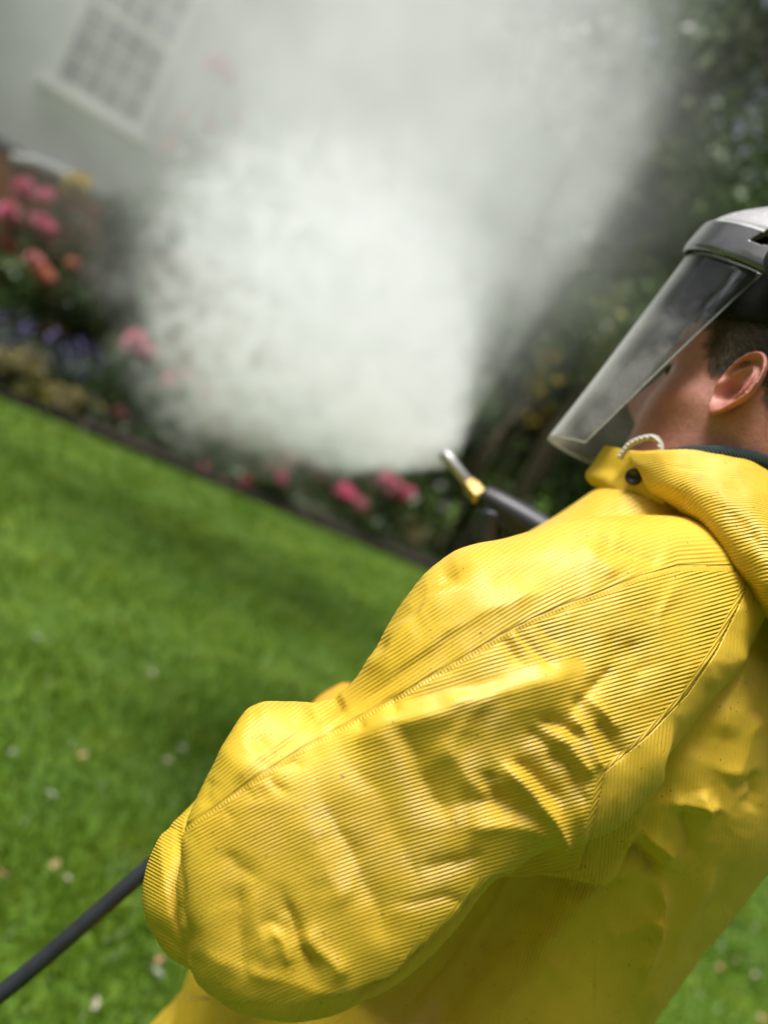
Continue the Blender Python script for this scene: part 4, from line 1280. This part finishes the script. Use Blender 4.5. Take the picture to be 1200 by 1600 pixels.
link_mesh("glove", glove(rw - .02 * norm(GH - RE), GH - RE + .05 * Z, Ld * .6 + Fd * .5, .016), parent=person, base=FEET)

# ---- face shield: crown guard, brim band, clear visor, head band, side knobs
grey = NB("glossy_grey_plastic")
gs = grey.noise(grey.obj(), 60.0, 5, .7)
grey.bsdf(grey.ramp(gs, [(0.3, (0.50, 0.50, 0.505)), (0.7, (0.58, 0.58, 0.585))]), grey.mapr(gs, .3, .7, .20, .32), Specular_IOR_Level=0.7, Metallic=0.3,
          Normal=grey.bump(grey.noise(grey.obj(), 500.0, 2), 0.0003))
fs = empty("face_shield", (0, 0, 0)); fs.parent = person
def fpart(name, VF, mat, parent=None, smooth=True):
    return mk(name, np.asarray(VF[0], float) - FEET, VF[1], mat, parent or fs, smooth=smooth)
# crown guard: from the brim lip over the forehead to the top of the head
ph = np.linspace(rad(-112), rad(112), 420)
prof = np.array([  # radius factor, height above lip: band, sharp ledge, groove, dome
    [1.000, .000], [1.012, .001], [1.018, .004], [1.014, .010], [1.000, .020], [.985, .030], [.975, .037], [.973, .0390], [.965, .0402], [.940, .0412], [.930, .0425], [.928, .045], [.926, .048],
    [.905, .056], [.86, .068], [.80, .079], [.72, .090], [.62, .100], [.50, .109], [.35, .1165], [.18, .121], [.06, .1228], [.0, .123]])
PR = np.stack([np.interp(np.linspace(0, len(prof) - 1, 133), np.arange(len(prof)), prof[:, q]) for q in (0, 1)], 1)
PR[1:-1] = (PR[:-2] + 2 * PR[1:-1] + PR[2:]) / 4
CGd = np.zeros((len(ph), len(PR), 3))
for i, a in enumerate(ph):
    rf, rl = .129, .104
    for j, (k, h_) in enumerate(PR):
        f_ = rf * math.cos(a) * k + (0.0 if math.cos(a) > 0 else -.0); l_ = rl * math.sin(a) * k
        lip = .098 + .205 * f_ * (1 - sstep(0.2, 1.0, np.array(h_ / .12)))
        CGd[i, j] = H(f_ + .006, l_, lip + h_ * 0.76 + .012 * (1 - k))
# slots in the guard on both sides
Fg = []
gx_, gy_, _gd = proj(CGd.reshape(-1, 3)); gx_ = gx_.reshape(CGd.shape[:2]); gy_ = gy_.reshape(CGd.shape[:2])
lft = ((CGd - HC) @ Ld) > 0.02
def inside(x, y, poly):
    r = np.ones(x.shape, bool)
    for k in range(len(poly)):
        (x0, y0), (x1, y1) = poly[k], poly[(k + 1) % len(poly)]
        r &= (x1 - x0) * (y - y0) - (y1 - y0) * (x - x0) > 0
    return r
slot = inside(gx_, gy_, [(1169, 378), (1198, 359), (1226, 366), (1196, 386)]) & lft
for i in range(len(ph) - 1):
    for j in range(len(PR) - 1):
        if slot[i, j] or slot[len(ph) - 2 - i, j]: continue
        a, b = i * len(PR) + j, i * len(PR) + j + 1
        Fg.append((a, b, b + len(PR), a + len(PR)))
g_o = fpart("crown_guard", (CGd.reshape(-1, 3), Fg), grey.m)
band = NB("band_dark_reflection"); band.bsdf(band.ramp(band.noise(band.obj(), 60.0, 5, .7), [(0.3, (0.15, 0.152, 0.157)), (0.7, (0.21, 0.21, 0.215))]), 0.2, Metallic=0.7, Specular_IOR_Level=0.7)  # same plastic as the dome; its dark reflections are put into the colour
g_o.data.materials.append(band.m)
g_o.data.polygons.foreach_set("material_index", np.array([1 if PR[f_[0] % len(PR)][1] < .0385 else 0 for f_ in Fg], dtype=np.int32))
sm = g_o.modifiers.new("thickness", 'SOLIDIFY'); sm.thickness = 0.0028; sm.offset = 0
# head band, carried up as an added black dome to darken the slots
bz = np.linspace(.068, .168, 20)
BR = []
for z in bz:
    k = 1.0 - 0.45 * ((z - .10) / .072) ** 2 * (z > .10)
    rg = []
    for a in np.linspace(0, 2 * np.pi, 80, endpoint=False):
        f_, l_ = math.cos(a), math.sin(a)
        zz_ = z + (-.14 * .1 * f_ if z < .09 else 0)
        rg.append(H((.108 if f_ > 0 else .106) * k * f_, .0835 * k * l_, zz_))
    BR.append(rg)
fpart("head_band", loft(np.array(BR)), simple("black_padding", (0.003, 0.003, 0.0035), 0.95, 0.3, 90, 0.001))
for s in (-1, 1):
    c = H(.006, s * .104, .112)
    k_o = fpart("knob", lathe(c, s * Ld + .1 * Z, [(.0001, -.008), (.017, -.008), (.019, -.002), (.019, .007), (.016, .011), (.0001, .012)], 26), blk)
# visor: a bent clear sheet hanging from the brim
vis = NB("clear_visor")
gls = vis.n("ShaderNodeBsdfGlossy"); gls.inputs['Roughness'].default_value = 0.03; gls.inputs['Color'].default_value = (1, 1, 1, 1)
trn = vis.n("ShaderNodeBsdfTransparent"); trn.inputs[0].default_value = (0.95, 0.96, 0.96, 1)
dif = vis.n("ShaderNodeBsdfDiffuse"); dif.inputs[0].default_value = (0.80, 0.82, 0.82, 1)
trl = vis.n("ShaderNodeBsdfTranslucent"); trl.inputs[0].default_value = (0.80, 0.82, 0.82, 1)
dt = vis.n("ShaderNodeAddShader")
hz_ = vis.n("ShaderNodeMixShader"); hz_.inputs[0].default_value = 0.5; vis.l(dif.outputs[0], hz_.inputs[1]); vis.l(trl.outputs[0], hz_.inputs[2])
fr = vis.n("ShaderNodeFresnel"); fr.inputs['IOR'].default_value = 1.5
m1_ = vis.n("ShaderNodeMixShader"); vis.l(fr.outputs[0], m1_.inputs[0]); vis.l(trn.outputs[0], m1_.inputs[1]); vis.l(gls.outputs[0], m1_.inputs[2])
drop = vis.mapr(vis.noise(vis.obj(), 650.0, 3, .75), .52, .62)
film = vis.noise(vis.obj(), 22.0, 4, .6)
lw_ = vis.n("ShaderNodeLayerWeight"); lw_.inputs[0].default_value = 0.45
mist = vis.math('ADD', vis.math('MULTIPLY', drop, vis.mapr(film, .38, .60, .04, .22)), vis.math('ADD', vis.mapr(film, .3, .7, 0.01, .09), vis.math('MULTIPLY', vis.math('POWER', lw_.outputs['Facing'], 4.0), 1.0)))  # drops and film, plus the bright grazing-edge sheen put into the colour
m2_ = vis.n("ShaderNodeMixShader"); vis.l(vis.math('MULTIPLY', mist, vis.attr("wet")), m2_.inputs[0]); vis.l(m1_.outputs[0], m2_.inputs[1]); vis.l(hz_.outputs[0], m2_.inputs[2])
vis.l(m2_.outputs[0], vis.out.inputs[0])
nu_, nv2 = 90, 50
VG = np.zeros((nu_, nv2, 3)); wet = np.zeros((nu_, nv2))
for j, t in enumerate(np.linspace(0, 1, nv2)):
    for i, s in enumerate(np.linspace(-1, 1, nu_)):
        a_max = rad(80 - 8 * t)
        a = s * a_max
        f_ = (.130 + .040 * t) * math.cos(a) * 1.0 + .064 * t * (1 - math.cos(a)) + .004
        l_ = (.0915 - .003 * t) * math.sin(a) / math.sin(a_max) * (1.0)
        zt = .098 + .205 * f_ * (1 - t) - .001
        zb = -.098 + .012 * (1 - math.cos(a))
        VG[i, j] = H(f_, l_, zt * (1 - t) + zb * t)
        wet[i, j] = .25 + .75 * float(sstep(0.18, 0.45, np.array(t)))
v_o = fpart("visor", (VG.reshape(-1, 3), grid_faces(nu_, nv2)), vis.m)
add_attr(v_o.data, "wet", wet)
sm = v_o.modifiers.new("thickness", 'SOLIDIFY'); sm.thickness = 0.0012; sm.offset = 0

for t_, z_ in (("vis top near", VG[-1, 0]), ("vis bot near", VG[-1, -1]), ("vis top near2", VG[0, 0]), ("bot near2", VG[0, -1])):
    print(t_, [round(float(x), 2) for x in proj(z_)])

# ------------------------------------------------------------------ pressure lance, hose, water
def gp(px, py, d): return P(px, py, d)
tipP, brP, bodyP = P(694, 708, 1.12), P(742, 766, 1.08), P(860, 838, 1.045)
GD = norm(brP - bodyP); GU = norm(Z - GD * (Z @ GD)); GS = np.cross(GD, GU)
base_l = np.array(brP)
lance = empty("pressure_lance", base_l)
tag(lance, "black pressure washer gun with short steel lance and brass fitting, held toward the spray", "spray lance")
def lpart(name, VF, mat, parent=None, smooth=True):
    return mk(name, np.asarray(VF[0], float) - base_l, VF[1], mat, parent or lance, smooth=smooth)
steel = NB("brushed_steel"); steel.bsdf((0.42, 0.42, 0.41), 0.55, Metallic=0.85)
brass = NB("brass"); brass.bsdf((0.50, 0.35, 0.13), 0.45, Metallic=0.9)
TD = norm(tipP - brP)
lpart("lance_tube", lathe(brP, TD, [(.0001, -.005), (.0074, -.005), (.0074, np.linalg.norm(tipP - brP) * .72), (.0088, np.linalg.norm(tipP - brP) * .74), (.0088, np.linalg.norm(tipP - brP) * .98), (.007, np.linalg.norm(tipP - brP)), (.0001, np.linalg.norm(tipP - brP))], 20), steel.m)
lpart("brass_fitting", lathe(brP, TD, [(.0001, -.016), (.0105, -.016), (.0128, -.013), (.0128, .004), (.0105, .008), (.0105, .012), (.009, .014), (.0001, .014)], 6), brass.m, smooth=False)
gk = simple("matt_black_gun", (0.016, 0.017, 0.019), 0.45, 0.2, 40)
c0 = brP - GD * .012
lpart("gun_body", cat_mesh([tube([c0, c0 - GD * .03, c0 - GD * .10, c0 - GD * .19 - GU * .006], [.013, .018, .020, .019], 16, n=12),
                            box(c0 - GD * .075 - GU * .012, GD, GS, GU, .13, .030, .030, .005)]), gk)
lpart("grip", tube([c0 - GD * .145 - GU * .005, c0 - GD * .160 - GU * .05, c0 - GD * .185 - GU * .115], [.018, .0175, .019], 14, n=12), gk)
lpart("trigger_guard", tube([c0 - GD * .022 - GU * .012, c0 - GD * .040 - GU * .055, c0 - GD * .075 - GU * .095, c0 - GD * .130 - GU * .112, c0 - GD * .180 - GU * .110], [.020, .016, .010, .008, .007], 10, n=24), gk)
lpart("trigger", tube([c0 - GD * .085 - GU * .015, c0 - GD * .100 - GU * .05, c0 - GD * .125 - GU * .085], [.006, .006, .005], 8, n=8), simple("dark_grey_trigger", (0.05, 0.05, 0.055), 0.5))

rub = simple("black_rubber_hose", (0.018, 0.020, 0.026), 0.5, 0.2, 50, 0.0006)
gend = c0 - GD * .185 - GU * .115
hp_ = [gend, gend - GU * .07 - GD * .01, P(760, 1120, 1.0), P(600, 1130, .93), LH + np.array([0, 0, -.012]), P(420, 1200, .875), P(330, 1275, .86), P(225, 1362, .85), P(110, 1462, .835), P(0, 1553, .82), P(-150, 1660, .80)]
e0 = np.array([hp_[-1][0] - .25, hp_[-1][1] - .10, .02])
hp_ += [e0 * .5 + hp_[-1] * .5 + np.array([0, 0, -.12]), e0, e0 + np.array([-.6, .1, -.004]), e0 + np.array([-1.4, .5, -.004])]
ho = mk("hose", *tube(hp_, .0086, 14, n=240), rub)
tag(ho, "black rubber hose hanging from the gun and trailing over the lawn", "hose")

# spray: water mist in two bodies of air, a cone from the nozzle and a drifting veil
NZ = tipP
tgt = P(482, 462, 2.9)
AXD = norm(tgt - NZ)
def vol_material(name, build, anis=0.15):
    b = NB(name)
    dens = build(b)
    pv = b.n("ShaderNodeVolumePrincipled")
    pv.inputs['Color'].default_value = (0.972, 0.990, 1.0, 1)
    pv.inputs['Anisotropy'].default_value = anis
    b.l(dens, pv.inputs['Density'])
    b.l(pv.outputs[0], b.out.inputs['Volume'])
    return b.m
VOX, VOY = 0.28, -0.34
def cone_build(b):
    O = b.obj()
    sx = b.n("ShaderNodeSeparateXYZ"); b.l(O, sx.inputs[0])
    x, y, z = sx.outputs
    r = b.math('SQRT', b.math('ADD', b.math('MULTIPLY', x, x), b.math('MULTIPLY', y, y)))
    n1 = b.noise(O, 3.2, 4, 0.6); n2 = b.noise(O, 15.0, 3, 0.65)
    cd = b.n("ShaderNodeCombineXYZ")
    zi = b.math('ADD', z, 0.05)
    b.l(b.math('DIVIDE', x, zi), cd.inputs[0]); b.l(b.math('DIVIDE', y, zi), cd.inputs[1]); b.l(b.math('MULTIPLY', z, 0.22), cd.inputs[2])
    ns = b.noise(cd.outputs[0], 13.0, 3, 0.6)           # streaks that fan out from the nozzle
    rho = b.math('DIVIDE', r, b.math('MULTIPLY_ADD', z, 0.335, 0.026))
    # the veil drifts to the upper right of the jet
    vx = b.math('SUBTRACT', x, b.math('MULTIPLY', z, VOX)); vy = b.math('SUBTRACT', y, b.math('MULTIPLY', z, VOY))
    rv = b.math('DIVIDE', b.math('SQRT', b.math('ADD', b.math('MULTIPLY', vx, vx), b.math('MULTIPLY', vy, vy))), b.math('MULTIPLY_ADD', z, 0.36, 0.012))
    nn = b.math('SUBTRACT', b.math('ADD', b.math('MULTIPLY', n1, 0.75), b.math('MULTIPLY', n2, 0.25)), 0.5)
    grow = b.mapr(z, 0.2, 1.6)
    rho1 = b.math('ADD', b.math('ADD', rho, b.math('MULTIPLY', b.math('SUBTRACT', ns, .5), .75)), b.math('MULTIPLY', b.math('MULTIPLY', nn, 1.2), grow))
    zz = b.math('ADD', z, b.math('MULTIPLY', nn, 1.6))
    core = b.math('MULTIPLY', b.mapr(rho1, 1.06, 0.62), b.mapr(zz, 2.35, 1.75))
    falloff = b.math('DIVIDE', 1.0, b.math('MULTIPLY_ADD', z, 0.75, 0.10))
    core = b.math('MULTIPLY', core, b.math('MULTIPLY', falloff, 3.7))
    core = b.math('MULTIPLY', core, b.math('MULTIPLY', b.mapr(n2, 0.42, 0.58, 0.05, 1.95), b.mapr(ns, .35, .65, .45, 1.5)))
    veil = b.math('MULTIPLY', b.mapr(b.math('ADD', rv, b.math('MULTIPLY', nn, .5)), 1.04, 0.88), b.mapr(zz, 3.2, 2.3))
    veil = b.math('MULTIPLY', veil, b.math('MULTIPLY', b.math('MULTIPLY', b.mapr(n1, .36, .62, .3, 1.5), b.mapr(ns, .35, .65, .5, 1.5)), 0.29))
    faint = b.math('MULTIPLY', b.math('MULTIPLY', b.mapr(rv, 1.75, 0.95), b.mapr(zz, 3.1, 2.2)), b.math('MULTIPLY', b.mapr(n1, .35, .62, .2, 1.4), 0.06))
    veil = b.math('ADD', veil, faint)
    on = b.mapr(z, 0.0, 0.02)
    return b.math('MULTIPLY', b.math('ADD', core, veil), on)
zl = 3.25; rl_ = 3.3
VD, FD = lathe(np.zeros(3), Z, [(0.0001, 0.0), (.03, 0.0), (rl_, zl * .92), (rl_, zl), (.0001, zl)], 20)
spo = mk("water_spray", VD, FD, vol_material("spray_mist", cone_build), smooth=False)
ax1 = norm(CX - AXD * (CX @ AXD)); ax2 = np.cross(AXD, ax1)
if ax2 @ CY < 0: ax1, ax2 = ax1, ax2
print("local y is up in the picture:", ax2 @ CY)
mw = Matrix.Identity(4)
for i in range(3):
    mw[i][0], mw[i][1], mw[i][2], mw[i][3] = ax1[i], ax2[i], AXD[i], NZ[i]
spo.matrix_world = mw
tag(spo, kind="stuff")
def veil_build(b):
    O = b.obj()
    n1 = b.noise(O, 1.5, 4, 0.6)
    d = b.vmath('LENGTH', b.vmath('DIVIDE', O, (2.6, 1.3, 2.0)))
    d = b.math('ADD', d, b.math('MULTIPLY', b.math('SUBTRACT', n1, .5), 0.8))
    return b.math('MULTIPLY', b.mapr(d, 1.0, 0.45), b.mapr(n1, .36, .64, .15, .62))
vc = P(500, 110, 5.0)
VV, FV = lathe(np.zeros(3), Z, [(0.0001, -2.3), (1.9, -1.8), (3.1, -.6), (3.2, .6), (2.2, 1.8), (.0001, 2.3)], 18)
VV[:, 1] *= 0.5
vo = mk("drifting_mist", VV, FV, vol_material("drifting_mist", veil_build, 0.1), smooth=False)
vo.location = Vector(vc)
tag(vo, kind="stuff")
